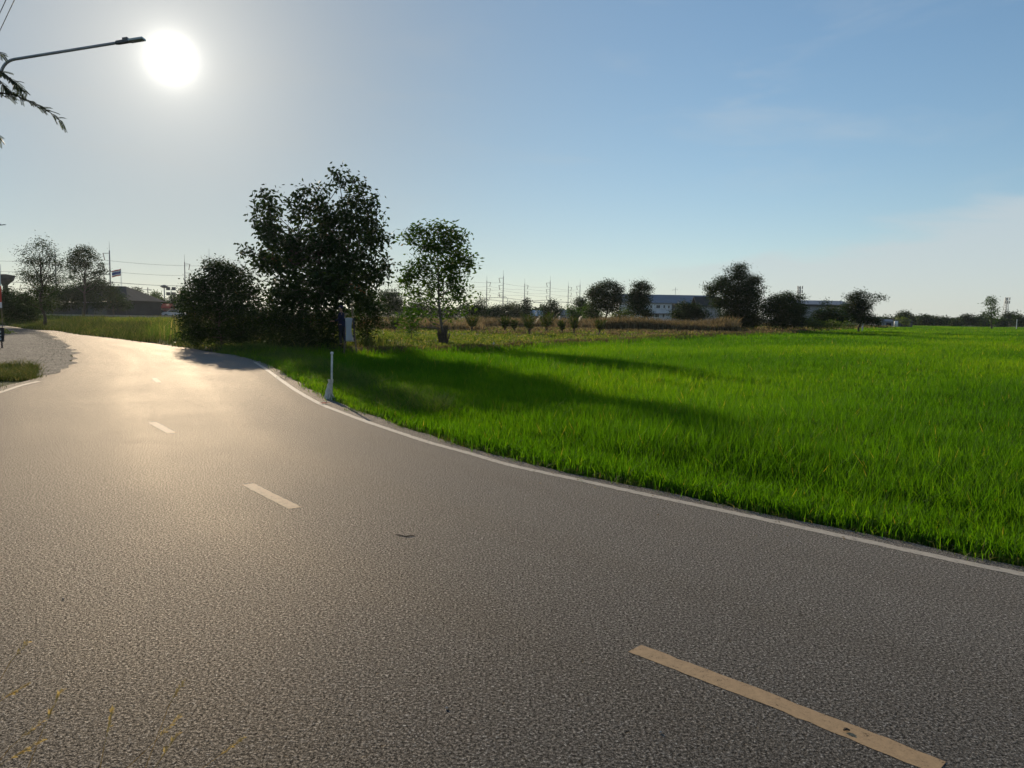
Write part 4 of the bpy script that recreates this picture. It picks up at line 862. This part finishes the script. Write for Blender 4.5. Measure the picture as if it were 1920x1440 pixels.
# short cross-line and low street poles beyond the yard
for px, yt, Y_, lab in ((277, 539, 210, 'short crossbar pole right of the round far tree'),):
    p = at(px, yt, Y_); e = empty('small_pole', (p.x, Y_, 0), lab, 'pole'); MB().tube([(p.x, Y_, 0), p], .13, 8).build('shaft', M['concrete'], e); MB().box(p + Vector((0, 0, -.6)), (2.4, .12, .14)).build('crossbar', M['galv'], e)
p = at(308, 540, 200); e = empty('floodlight_mast', (p.x, 200, 0), 'mast with a round cluster lamp, left of the twin floodlight', 'lamp'); MB().tube([(p.x, 200, 0), p], .14, 8).build('shaft', M['galv'], e); MB().tube([p, p + Vector((0, 0, .35)), p + Vector((0, 0, .8))], [.3, 1.1, .3], 14).build('lamp_ring', M['lamp_body'], e)
p = at(321, 545, 195); e = empty('floodlight_mast', (p.x, 195, 0), 'twin floodlight mast beside the left-hand power pole', 'lamp'); MB().tube([(p.x, 195, 0), p], .12, 8).build('shaft', M['galv'], e)
for dx in (-.7, .7):
    for dz in (0, 1.3): MB().box(p + Vector((dx, -.1, dz - .8)), (.9, .4, .8)).build('floodlight', M['lamp_body'], e)
for px, yt, Y_, arm, lab in ((1021, 568, 230, -1, 'curved street lamp above the pale blue roof'), (1046, 566, 240, -1, 'small curved street lamp right of the round-topped tree'), (952, 556, 260, -1, 'thin lamp mast close right of the tallest pole')):
    p = at(px, yt, Y_); e = empty('distant_lamp', (p.x, Y_, 0), lab, 'street lamp', 'street lamps on the far road'); MB().tube([(p.x, Y_, 0), (p.x, Y_, p.z - .8), p + Vector((arm * .6, 0, -.1)), p + Vector((arm * 2.6, 0, .2))], [.10, .08, .07, .05], 6).build('post', M['galv'], e); MB().box(p + Vector((arm * 2.9, 0, .2)), (.9, .35, .18)).build('lamp_head', M['lamp_body'], e)
# water tower and masts
p = at(9, 514, 175); e = empty('water_tower', (p.x, 175, 0), 'dark goblet-shaped water tower at the left picture edge', 'tower')
zt, zb = p.z, at(9, 533, 175).z; MB().tube([(p.x, 175, 0), (p.x, 175, zb)], .5, 12).build('column', M['roof_dark'], e, True); MB().tube([(p.x, 175, zb - .2), (p.x, 175, zb + .9), (p.x, 175, zt - .3), (p.x, 175, zt)], [.5, 1.7, 2.1, .4], 18).build('tank', M['roof_dark'], e, True)
for px, yt, yb, Y_, w_, lab in ((1887.5, 559, 590, 420, 1.5, 'lattice telecom mast right of the lone tree'), (1499, 538, 575, 380, 1.2, 'telecom mast top showing above the warehouse')):
    p = at(px, yt, Y_); e = empty('telecom_mast', (p.x, Y_, 0), lab, 'mast'); mb = MB(); H_ = p.z
    for sx, sy in ((-1, -1), (1, -1), (1, 1), (-1, 1)): mb.tube([(p.x + sx * w_, Y_ + sy * w_, 0), (p.x + sx * .45, Y_ + sy * .45, H_)], .13, 5)
    n_ = 12
    for i in range(n_):
        z0, z1 = H_ * i / n_, H_ * (i + 1) / n_; a0 = w_ + (.45 - w_) * i / n_; a1 = w_ + (.45 - w_) * (i + 1) / n_
        mb.tube([(p.x - a0, Y_ - a0, z0), (p.x + a1, Y_ - a1, z1)], .08, 4).tube([(p.x + a0, Y_ - a0, z0), (p.x - a1, Y_ - a1, z1)], .08, 4).tube([(p.x - a1, Y_ + a1, z1), (p.x + a1, Y_ + a1, z1)], .07, 4)
    mb.build('lattice', M['galv'], e)
    for dz in (.3, 2.2):
        for dx in (-1.1, 0, 1.1): MB().box((p.x + dx, Y_ - .9, H_ - dz), (.5, .3, 1.5)).build('antenna_panel', M['galv'], e)
# flag
p = at(226.5, 503, 165); e = empty('flagpole', (p.x, 165, 0), 'slim white flagpole with a small striped flag above the sheds', 'flagpole')
MB().tube([(p.x, 165, 0), p], .06, 8).build('pole', M['white_paint'], e)
fl = empty('flag', (p.x, 165, p.z - .3), 'red, white and blue striped flag drooping left from the flagpole', 'flag')
z = p.z - .15; hts = [(.2, 'red'), (.2, 'white_paint'), (.4, 'blue'), (.2, 'white_paint'), (.2, 'red')]
for h_, mm in hts:
    mb = MB(); k = 8
    for i in range(k):
        x0, x1 = -i * .24, -(i + 1) * .24; w0, w1 = .14 * math.sin(i * 1.1), .14 * math.sin((i + 1) * 1.1); d0_, d1_ = .055 * i, .055 * (i + 1)
        mb.prism([(p.x + x0 - .07, 165 + w0, z - d0_), (p.x + x1 - .07, 165 + w1, z - d1_), (p.x + x1 - .07, 165 + w1, z - d1_ - h_ * 1.15), (p.x + x0 - .07, 165 + w0, z - d0_ - h_ * 1.15)], (0, .02, 0))
    mb.build('stripe', M[mm], fl); z -= h_ * 1.15

# ------------------------------------------------------------------ near street lamp on the left
def street_lamp(Y, px_tip, py_tip, px_b, py_b, label):
    tip = at(px_tip, py_tip, Y); bend = at(px_b, py_b, Y); bx_ = at(px_b - 75, py_b + 90, Y).x
    e = empty('street_lamp', (bx_, Y, 0), label, 'street lamp', 'street lamps along the left side of the road')
    zt = bend.z - .5; s0 = Vector((bx_, Y, zt - .5)); s1 = at(px_b - 26, py_b + 24, Y); s2 = at(px_b - 20, py_b + 3, Y); pts = [s0]
    for k in range(0, 6): f = k / 6; pts.append(s1.lerp(s2, f).lerp(s2.lerp(bend, f), f))
    pts.append(bend); pts.append(bend.lerp(tip, .82)); mb = MB(); mb.tube(pts, .028, 10); mb.build('bracket_arm', M['galv'], e, True)
    MB().tube([(bx_, Y, 0), (bx_, Y, 3), (bx_, Y, zt + .3)], [.13, .11, .09], 12).build('post', M['concrete'], e, True)
    MB().box((bx_, Y, .03), (.3, .3, .06)).build('base_plate', M['galv'], e)
    d = (tip - bend).normalized(); s = bend.lerp(tip, .80); hd = empty('tmp', s, 'x', 'x'); bpy.data.objects.remove(hd)
    ang_ = -math.atan2(d.z, d.x); c1 = s + d * .12; c2 = s + d * .36
    hb = MB().box(c1, (.30, .10, .05), ry=ang_).box(c1 + Vector((.02, 0, .045)), (.10, .08, .05), ry=ang_).tube([s - d * .05, s + d * .04], .036, 10).build('lamp_head', M['lamp_body'], e)
    MB().box(c2 - Vector((0, 0, .005)), (.28, .16, .035), ry=ang_).build('lamp_lens', M['lens'], e)
    return e
street_lamp(15.4, 271, 72, 28, 111, 'grey curved-arm street lamp reaching in from the left, next to the sun')
street_lamp(51, 9, 421, -58, 428, 'far street lamp of which only the lamp tip shows at the left edge')
# overhead wires crossing the top left corner
for k, (a, b) in enumerate((((0, 57), (27, 0)), ((0, 24), (11, 0)))):
    p1, p2 = at(*a, 14), at(*b, 12.2); d = p2 - p1; mb = MB().tube([p1 - d * 9 + Vector((0, 0, .8)), p1 - d * 4, p1, p2, p2 + d * 3], .007, 6); tag(mb.build('overhead_wire', M['wire']), ('longer' if k == 0 else 'shorter') + ' of the two overhead wires cutting the top left corner', 'wire', 'overhead wires')

# ------------------------------------------------------------------ feathery tree overhanging from the left
tb = Vector((-13.2, 15.2, 0)); e = empty('feathery_tree', (tb.x, tb.y, HG(tb.x, tb.y)), 'feathery-leaved branches hanging into the picture from the left edge', 'tree')
mb = MB(); tk = [tb + Vector((0, 0, -.1)), tb + Vector((.1, 0, 1.5)), tb + Vector((.0, .1, 3)), tb + Vector((.3, -.1, 4.6)), tb + Vector((.5, 0, 6.0))]; mb.tube(tk, [.14, .12, .10, .08, .04], 10)
LV = []
def pinnate(p, d, n_, l_, dr):
    """one compound leaf: a thin rib with paired leaflets"""
    pts = [p]; v = d.normalized()
    for k in range(n_): v = (v + Vector((0, 0, -dr))).normalized(); pts.append(pts[-1] + v * l_ / n_)
    mb.tube(pts, .0028, 3, False); s = v.cross(Vector((random.uniform(-.3, .3), random.uniform(-.3, .3), 1))).normalized()
    for k in range(1, n_ + 1):
        a, b_ = pts[k - 1], pts[k]; dd_ = (b_ - a).normalized(); ll = .055 * (1 - .35 * abs(k / n_ - .5))
        for sg in (-1, 1):
            q = (s * sg + dd_ * .4 + Vector((0, 0, -.25))).normalized() * ll; wv = dd_ * .012
            LV.extend([b_ - wv, b_ + q * .5 - wv, b_ + q, b_ + q * .5 + wv])
def spray(path, n_, lo=0.0):
    mb.tube(path, [.013 * (1 - .8 * i / (len(path) - 1)) + .003 for i in range(len(path))], 6)
    for i in range(n_):
        f = lo + (1 - lo) * i / (n_ - 1); ii = f * (len(path) - 1); i0 = min(len(path) - 2, int(ii)); p = path[i0].lerp(path[i0 + 1], ii - i0); t_ = (path[i0 + 1] - path[i0]).normalized()
        for sg in (-1, 1):
            if random.random() < .15: continue
            d = t_ * random.uniform(.1, 1.1) + Vector((random.uniform(-.5, .5), random.uniform(-.8, .8), random.uniform(-.8, .45)))
            pinnate(p, d, 9, random.uniform(.09, .23), .05)
Yt = 14.2
S = lambda *ps: [at(x, y, Yt + dy) for x, y, dy in ps]
spray([tk[2]] + S((-90, 150, 0), (-30, 122, 0), (5, 135, -.1), (25, 152, 0), (42, 168, .1)), 22, .4)
spray(S((-60, 165, 0), (-10, 172, 0), (25, 178, 0), (48, 186, 0), (70, 196, 0), (90, 208, 0), (112, 224, 0)), 26, .12)
spray(S((-60, 120, .3), (-15, 140, .2), (8, 160, .1), (18, 172, 0)), 14, .3)
spray([tk[3]] + S((-80, 60, .2), (-40, 78, 0), (-12, 92, 0), (2, 100, 0)), 9, .3)
spray(S((-50, 230, .2), (-22, 244, 0), (-3, 255, 0)), 7, .2)
for k in range(26):
    a = random.uniform(0, 6.28); st = tk[random.choice((2, 3, 4))]; R1 = random.uniform(1.0, 2.3); en = st + Vector((-abs(math.cos(a)) * R1 * .6 - .5, math.sin(a) * R1, random.uniform(-.2, 1.3)))
    spray([st, st.lerp(en, .5) + Vector((0, 0, .25)), en, en + Vector((-.2, .1, -.3))], 7, .3)
mb.build('trunk', M['bark'], e, True); np_obj('leaflets', np.array(LV), (np.arange(len(LV) // 4) * 4)[:, None] + np.arange(4)[None], M['leaf_feather'], e, attr={'v': ('FLOAT', np.repeat(rng.uniform(0, 1, len(LV) // 4), 4))})

# ------------------------------------------------------------------ marker post with a torn bag
p = gp(621.5, 748); zt = at(623, 663, p.y).z; z0 = HG(p.x, p.y)
e = empty('marker_post', (p.x, p.y, z0), 'thin greyish white marker post standing in the grass at the road edge', 'post')
MB().tube([(p.x, p.y, z0 - .1), (p.x + .012, p.y, zt)], [.020, .018], 14).build('pipe', M['pipe'], e, True); MB().tube([(p.x + .012, p.y, zt - .01), (p.x + .012, p.y, zt + .025), (p.x + .012, p.y, zt + .035)], [.028, .028, .016], 14).build('cap', M['white_paint'], e, True)
def rag(name, c, prof, label, cat, m, k=36, rot=0.0, amp=.42):
    mb = MB(); n_ = len(prof); V = []
    for i, (z, r_, ox) in enumerate(prof):
        for j in range(k):
            a = 6.283 * j / k + rot; rr_ = r_ * (1 + amp * math.sin(a * 5 + i * .9) + amp * .6 * math.sin(a * 11 - i * 1.7) + random.uniform(-.08, .08)); V.append((c.x + ox + math.cos(a) * rr_, c.y + math.sin(a) * rr_, c.z + z + random.uniform(-.008, .008) + (random.uniform(-.03, .03) if i == 0 else 0)))
    mb.v = V; mb.f = [(i * k + j, i * k + (j + 1) % k, (i + 1) * k + (j + 1) % k, (i + 1) * k + j) for i in range(n_ - 1) for j in range(k)]
    o = mb.build(name, m, None, True); return tag(o, label, cat)
M['bag'] = plain('dirty_white_plastic', (.55, .52, .45), .45, 0, .2, 14, .4)
rag('plastic_bag', Vector((p.x - .015, p.y, z0)), [(.0, .085, -.03), (.05, .072, -.02), (.10, .058, -.03), (.17, .045, -.03), (.24, .040, -.02), (.30, .033, -.01), (.35, .030, 0), (.40, .036, 0)], 'torn off-white plastic bag wrapped round the foot of the marker post', 'bag', M['bag'])
q = gp(609, 757, .01); mb = MB(); 
for k in range(7): mb.box(q + Vector((random.uniform(-.06, .06), random.uniform(-.05, .05), .008 + .002 * k)), (.05, .03, .006), rz=random.uniform(0, 3), rx=random.uniform(-.4, .4))
tag(mb.build('litter', M['red']), 'scrap of red litter at the asphalt edge below the marker post', 'litter')
# white banner on two wooden posts
Yb = 30.5; L0, L1 = at(649, 640, Yb), at(662, 638, Yb); zt = at(650, 597, Yb).z; zb = at(650, 640, Yb).z
e = empty('banner_stand', ((L0.x + L1.x) / 2, Yb, HG(L0.x, Yb)), 'narrow white vinyl banner hung between two wooden posts by the large tree', 'banner')
g0 = HG(L0.x, Yb)
for xx, yt, ln in ((L0.x - .06, 588, .02), (L1.x + .06, 575, -.12)): MB().tube([(xx - ln, Yb, g0 - .2), (xx + ln, Yb, at(650, yt, Yb).z)], [.032, .026], 8).build('post', M['wood'], e)
V = []; k1, k2 = 10, 18
for j in range(k2):
    for i in range(k1):
        f, g_ = i / (k1 - 1), j / (k2 - 1); nar = .05 * math.sin(g_ * math.pi)
        V.append((L0.x - .03 + nar * .3 + f * (L1.x - L0.x + .04 - nar * 1.7) + (.05 * g_ - .02), Yb - .03 + .05 * math.sin(f * 3 + g_ * 5) * g_, zt - g_ * (zt - zb) + .03 * math.sin(f * 3.1) * (1 - g_)))
mb = MB(); mb.v = V; mb.f = [(j * k1 + i, j * k1 + i + 1, (j + 1) * k1 + i + 1, (j + 1) * k1 + i) for j in range(k2 - 1) for i in range(k1 - 1)]
sh = mb.build('sheet', M['vinyl'], e, True); sm = sh.modifiers.new('thickness', 'SOLIDIFY'); sm.thickness = .004
for xx in (L0.x - .045, L1.x + .045): MB().tube([(xx, Yb - .035, zb + .03), (xx, Yb - .035, zt)], .022, 6).build('edge_hem', M['navy'], e)

# ------------------------------------------------------------------ person
def skinned(name, J, Es, m, parent, sub=2, root=0):
    me = bpy.data.meshes.new(name); me.from_pydata([j[0] for j in J], Es, []); o = bpy.data.objects.new(name, me); col.objects.link(o)
    md = o.modifiers.new('s', 'SKIN'); lay = me.skin_vertices[0] if me.skin_vertices else None
    if lay is None:
        bm = bmesh.new(); bm.from_mesh(me); bm.verts.layers.skin.verify(); bm.to_mesh(me); bm.free(); lay = me.skin_vertices[0]
    for i, j in enumerate(J): lay.data[i].radius = j[1] if isinstance(j[1], tuple) else (j[1], j[1]); lay.data[i].use_root = (i == root)
    s2 = o.modifiers.new('b', 'SUBSURF'); s2.levels = sub; s2.render_levels = sub
    dg = bpy.context.evaluated_depsgraph_get(); ev = o.evaluated_get(dg); nm = bpy.data.meshes.new_from_object(ev); bpy.data.objects.remove(o)
    for p_ in nm.polygons: p_.use_smooth = True
    nm.materials.clear(); nm.materials.append(m); return link(bpy.data.objects.new(name, nm), parent)
Yp = 31.6; px_ = gp(641, 652, -.03); bx_ = hx(640, Yp); gz_ = HG(bx_, Yp)
e = empty('person', (bx_, Yp, gz_), 'person in a dark navy shirt, trousers and cap standing left of the white banner', 'person')
# figure in its own frame: x = left/right in the picture (faces left, -x), height 1.62
J = [((0, 0, .88), (.10, .09)), ((0, 0, 1.08), (.09, .08)), ((.01, 0, 1.28), (.10, .11)), ((.0, 0, 1.38), (.06, .07)), ((-.015, 0, 1.44), (.05, .05)), ((-.02, 0, 1.50), (.075, .07)), ((-.02, 0, 1.58), (.075, .068)),
     ((.0, -.10, .82), (.085, .085)), ((-.03, -.11, .46), (.055, .055)), ((.02, -.11, .09), (.038, .038)), ((-.08, -.115, .04), (.04, .03)), ((-.15, -.12, .03), (.03, .022)),
     ((.02, .10, .82), (.085, .085)), ((.06, .11, .46), (.055, .055)), ((.15, .11, .10), (.038, .038)), ((.06, .115, .04), (.04, .03)), ((-.01, .12, .03), (.03, .022)),
     ((.01, -.19, 1.33), (.052, .052)), ((-.06, -.24, 1.09), (.042, .042)), ((-.27, -.20, 1.02), (.03, .03)), ((-.34, -.19, 1.02), (.022, .03)),
     ((.01, .19, 1.33), (.052, .052)), ((.03, .24, 1.08), (.042, .042)), ((-.10, .23, .88), (.03, .03)), ((-.13, .23, .82), (.022, .03))]
E = [(0, 1), (1, 2), (2, 3), (3, 4), (4, 5), (5, 6), (0, 7), (7, 8), (8, 9), (9, 10), (10, 11), (0, 12), (12, 13), (13, 14), (14, 15), (15, 16), (2, 17), (17, 18), (18, 19), (19, 20), (2, 21), (21, 22), (22, 23), (23, 24)]
for (hxx, hy, hz, dx) in ((-.34, -.19, 1.02, -1), (-.13, .23, .82, -.35)):
    for k in range(4):
        b0 = len(J); o_ = (k - 1.5) * .017; ln = (.07, .078, .074, .06)[k]; base_i = 20 if dx == -1 else 24
        dv = Vector((dx, 0, -.25 if dx == -1 else -1)).normalized(); c_ = Vector((hxx, hy + o_, hz)) + dv * .03
        J += [(tuple(c_), (.0085, .0085)), (tuple(c_ + dv * ln * .5), (.008, .008)), (tuple(c_ + dv * ln * .85 + Vector((0, 0, -.02))), (.007, .007))]; E += [(base_i, b0), (b0, b0 + 1), (b0 + 1, b0 + 2)]
    b0 = len(J); J += [((hxx - .01, hy - .03 * (1 if dx == -1 else -1), hz + .01), (.01, .01)), ((hxx - .045, hy - .05 * (1 if dx == -1 else -1), hz + .015), (.009, .009))]; E += [(base_i, b0), (b0, b0 + 1)]
skinned('body', J, E, M['skin'], e)
sJ = [((0, 0, .74), (.17, .16)), ((0, 0, .9), (.155, .145)), ((0, 0, 1.08), (.142, .132)), ((.01, 0, 1.28), (.15, .165)), ((0, 0, 1.375), (.075, .085)), ((.01, -.19, 1.33), (.067, .067)), ((-.06, -.24, 1.09), (.054, .054)), ((-.24, -.205, 1.028), (.043, .043)), ((.01, .19, 1.33), (.067, .067)), ((.03, .24, 1.08), (.054, .054)), ((-.10, .23, .88), (.043, .043))]
skinned('shirt', sJ, [(0, 1), (1, 2), (2, 3), (3, 4), (3, 5), (5, 6), (6, 7), (3, 8), (8, 9), (9, 10)], M['navy'], e)
tJ = [((0, 0, .90), (.142, .13)), ((.0, -.10, .80), (.1, .098)), ((-.03, -.11, .46), (.072, .072)), ((.02, -.11, .10), (.06, .06)), ((.02, .10, .80), (.1, .098)), ((.06, .11, .46), (.072, .072)), ((.145, .11, .11), (.06, .06))]
skinned('trousers', tJ, [(0, 1), (1, 2), (2, 3), (0, 4), (4, 5), (5, 6)], M['trouser'], e)
for s_, x_ in ((-1, .0), (1, .09)):
    skinned('shoe', [((x_ + .045, s_ * .115, .05), (.05, .05)), ((x_ - .06, s_ * .115, .045), (.045, .035)), ((x_ - .15, s_ * .12, .035), (.04, .028))], [(0, 1), (1, 2)], M['shoe'], e)
skinned('hair', [((.02, 0, 1.50), (.07, .07)), ((.0, 0, 1.59), (.08, .076))], [(0, 1)], M['hair'], e)
cp = MB(); k_ = 16
for i, (z, r_) in enumerate(((1.575, .098), (1.62, .096), (1.66, .075), (1.68, .03))):
    for j in range(k_): a = 6.283 * j / k_; cp.v.append((-.015 + math.cos(a) * r_ * 1.08, math.sin(a) * r_, z))
cp.f = [(i * k_ + j, i * k_ + (j + 1) % k_, (i + 1) * k_ + (j + 1) % k_, (i + 1) * k_ + j) for i in range(3) for j in range(k_)] + [tuple(3 * k_ + j for j in range(k_))]
n_ = len(cp.v); cp.v += [(-.09, -.08, 1.585), (-.20, -.05, 1.565), (-.215, 0, 1.562), (-.20, .05, 1.565), (-.09, .08, 1.585), (-.09, -.08, 1.572), (-.20, -.05, 1.552), (-.215, 0, 1.549), (-.20, .05, 1.552), (-.09, .08, 1.572)]
cp.f += [tuple(n_ + i for i in range(5)), tuple(n_ + 9 - i for i in range(5))] + [(n_ + i, n_ + i + 1, n_ + i + 6, n_ + i + 5) for i in range(4)]
me = bpy.data.meshes.new('cap'); me.from_pydata(cp.v, [], cp.f); me.materials.append(M['navy']); link(bpy.data.objects.new('cap', me), e)
fc = MB()
for y_ in (-.03, .03): fc.box((-.092, y_, 1.525), (.012, .02, .010))
fc.box((-.100, 0, 1.50), (.026, .022, .038)).box((-.093, 0, 1.462), (.012, .045, .010)).box((-.02, .078, 1.515), (.035, .016, .05)).box((-.02, -.078, 1.515), (.035, .016, .05))
me = bpy.data.meshes.new('face'); me.from_pydata(fc.v, [], fc.f); me.materials.append(M['skin']); link(bpy.data.objects.new('face', me), e)

# ------------------------------------------------------------------ left edge: black board, red banner
Yb = 30; a, b = at(-26, 613, Yb), at(8, 640, Yb)
zc = (a.z + b.z) / 2; xc = (a.x + b.x) / 2; gz_ = HG(xc, Yb)
e = empty('black_board', (xc, Yb, gz_), 'small black notice board with white marks at the left edge above the gravel', 'sign')
MB().box((xc, Yb, zc), (b.x - a.x, .05, a.z - b.z), ry=R(3)).build('board', M['black'], e)
for dx in (-.22, .22): MB().box((xc + dx, Yb + .04, (b.z + gz_) / 2 + .02), (.04, .04, abs(b.z - gz_) + .3)).build('leg', M['black'], e)
mb = MB(); random.seed(3)
for r_i, z_ in enumerate((a.z - .17, a.z - .31, a.z - .45)):
    for i in range(5):
        x_ = a.x + .07 + i * (b.x - a.x - .1) / 5; hh = (.07, .05, .10)[r_i]
        mb.box((x_, Yb - .029, z_), (.02, .004, hh)).box((x_ + .04, Yb - .029, z_), (.02, .004, hh * .8)).box((x_ + .02, Yb - .0285, z_ + hh * .35 * random.choice((-1, 1))), (.05, .004, .018))
mb.build('lettering', M['white_paint'], e)
Yb = 42; a, b = at(-34, 495, Yb), at(3.5, 577, Yb); e = empty('roadside_banner', (a.x, Yb, 0), 'tall red and white banner cut off by the left picture edge', 'banner')
h_ = a.z - b.z; w_ = b.x - a.x; xc = (a.x + b.x) / 2
MB().box((xc, Yb, b.z + h_ * .75), (w_, .03, h_ * .5)).build('upper_panel', M['vinyl'], e); MB().box((xc, Yb, b.z + h_ * .315), (w_, .03, h_ * .37)).build('red_panel', M['red'], e); MB().box((xc, Yb, b.z + h_ * .065), (w_, .03, h_ * .13)).build('white_panel', M['white_paint'], e)
for x_ in (a.x + .03, b.x - .04): MB().tube([(x_, Yb + .04, 0), (x_, Yb + .04, a.z)], .025, 8).build('post', M['wood'], e)

# dead leaves and grit gathered along the edge of the asphalt
seg = edge_out[(edge_out[:, 1] > 4) & (edge_out[:, 1] < 28)]; C = np.concatenate([scatter(1500, seg, -.16, .25), scatter(260, seg, -.8, 0)])
n_ = len(C); P = np.column_stack([C, np.full(n_, .006)]); a_ = rng.uniform(0, 6.28, n_); l_ = rng.uniform(.008, .035, n_); V = np.zeros((n_, 4, 3))
dx_, dy_ = np.cos(a_) * l_, np.sin(a_) * l_
for q, (f, g_) in enumerate(((0, 0), (.5, .28), (1, 0), (.5, -.28))): V[:, q, 0] = P[:, 0] + dx_ * f - dy_ * g_; V[:, q, 1] = P[:, 1] + dy_ * f + dx_ * g_; V[:, q, 2] = P[:, 2] + rng.uniform(0, .008, n_)
tag(np_obj('leaf_litter', V.reshape(-1, 3), (np.arange(n_) * 4)[:, None] + np.arange(4)[None], M['dry'], attr={'v': ('FLOAT', np.repeat(rng.uniform(0, .9, n_), 4))}), kind='stuff')
# ------------------------------------------------------------------ small things on the road
a, m_, b = gp(741, 1003), gp(760, 1006.5), gp(778, 1004.5); mb = MB().tube([a + Vector((0, 0, .003)), a.lerp(m_, .5) + Vector((0, .004, .006)), m_ + Vector((0, 0, .003)), m_.lerp(b, .6) + Vector((0, -.004, .006)), b + Vector((0, 0, .003))], [.0015, .003, .003, .0035, .002], 6)
tag(mb.build('twig', M['bark']), 'dark crooked twig lying on the asphalt in mid lane', 'twig')
q = gp(1587, 1369, .008); mb = MB(); mb.tube([q + Vector((-.012, 0, 0)), q + Vector((0, .003, .004)), q + Vector((.014, 0, 0))], [.003, .006, .003], 6).box(q + Vector((.0, .008, .002)), (.012, .006, .005)); tag(mb.build('seed_pod', M['bark']), 'tiny dark seed pod lying on the nearest tan dash', 'seed pod')
for (px, py, lab) in ((837, 1327, 'pale dry leaf flake on the near asphalt'), (1238, 1372, 'light pebble right of centre on the near asphalt'), (118, 1122, 'pebble near the left edge of the asphalt')):
    q = gp(px, py, .005); bm = bmesh.new(); bmesh.ops.create_icosphere(bm, subdivisions=2, radius=.006)
    for v in bm.verts: v.co = Vector((v.co.x * random.uniform(.9, 1.2), v.co.y * random.uniform(.7, 1), v.co.z * .6)) + q
    me = bpy.data.meshes.new('pebble'); bm.to_mesh(me); bm.free(); me.materials.append(M['concrete']); tag(link(bpy.data.objects.new('pebble', me)), lab, 'pebble')
q = gp(928, 650, .05); q = Vector((hx(928, 38.5), 38.5, HG(hx(928, 38.5), 38.5)))
rag('plastic_scrap', q, [(0, .10, 0), (.08, .08, .02), (.16, .05, -.03), (.24, .03, -.05), (.30, .012, -.04)], 'small white plastic scrap on the brown bank beyond the rice', 'litter', M['bag'], 14)
# seeding grass stalks at the photographer's feet
ST = [((-60, 1500), (20, 1400), (82, 1352), 1.7), ((-30, 1330), (20, 1240), (52, 1205), 1.9), ((200, 1560), (290, 1440), (335, 1375), 1.6), ((260, 1560), (380, 1440), (455, 1385), 1.9), ((130, 1540), (270, 1410), (337, 1345), 2.0), ((170, 1540), (195, 1400), (212, 1330), 1.8), ((250, 1500), (318, 1320), (345, 1280), 2.0), ((-60, 1400), (-10, 1320), (50, 1285), 1.7), ((20, 1520), (80, 1370), (115, 1295), 1.6), ((-60, 1560), (-10, 1440), (78, 1390), 1.6)]
def stalk_h(px, py, Y): p_ = at(px, py, Y); return p_
for i, (a, m_, b, Y_) in enumerate(ST):
    Y_ = Y_ * .72
    A_0, M_0, B_0 = at(*a, Y_), at(*m_, Y_ + .04), at(*b, Y_ + .10); root = Vector((A_0.x - .05, Y_ - .06, -.02))
    e = empty('seeding_grass', root, 'thin straw-coloured seeding grass stalk leaning over the asphalt, ' + ['with a long drooping head at far left', 'tallest of the left-edge stalks', 'with a small head left of the rightmost pair', 'rightmost stalk with a golden tip', 'second stalk from the right', 'short one in the middle', 'highest reaching of the right-hand stalks', 'leftmost and cut by the picture edge', 'short one near the left corner', 'lowest by the left corner'][i], 'grass stalk', 'seeding grass stalks at the lower left')
    MB().tube([root, root.lerp(A_0, .6), A_0, M_0, B_0], [.0009, .0008, .0007, .0006, .0004], 5, False).build('stem', M['straw'], e)
    LVs = []; d = (B_0 - M_0).normalized()
    for k in range(34):
        f = random.uniform(.0, 1); p_ = B_0 - d * .05 * f + Vector((0, 0, .002)); q_ = (d + Vector((random.uniform(-.5, .5), random.uniform(-.5, .5), random.uniform(-.5, .5)))).normalized() * .011; s_ = Vector((.0012, .0006, .001))
        LVs += [p_, p_ + q_ * .5 + s_, p_ + q_, p_ + q_ * .5 - s_]
    np_obj('seed_head', np.array(LVs), (np.arange(len(LVs) // 4) * 4)[:, None] + np.arange(4)[None], M['straw'], e, attr={'v': ('FLOAT', rng.uniform(0, 1, len(LVs)))})

# ------------------------------------------------------------------ the dusty air between here and the far trees
hm = bpy.data.materials.new('haze_air'); hm.use_nodes = True; ht = hm.node_tree; ht.nodes.clear(); ho = N(ht, 'ShaderNodeOutputMaterial'); hv = N(ht, 'ShaderNodeVolumePrincipled')
hv.inputs['Color'].default_value = (.80, .88, .95, 1); hv.inputs['Density'].default_value = .00007; hv.inputs['Anisotropy'].default_value = .6; L(ht, hv.outputs[0], ho.inputs['Volume'])
hz = MB().box((0, 0, 12.6), (3200, 3200, 28)).build('haze', hm); tag(hz, kind='stuff')
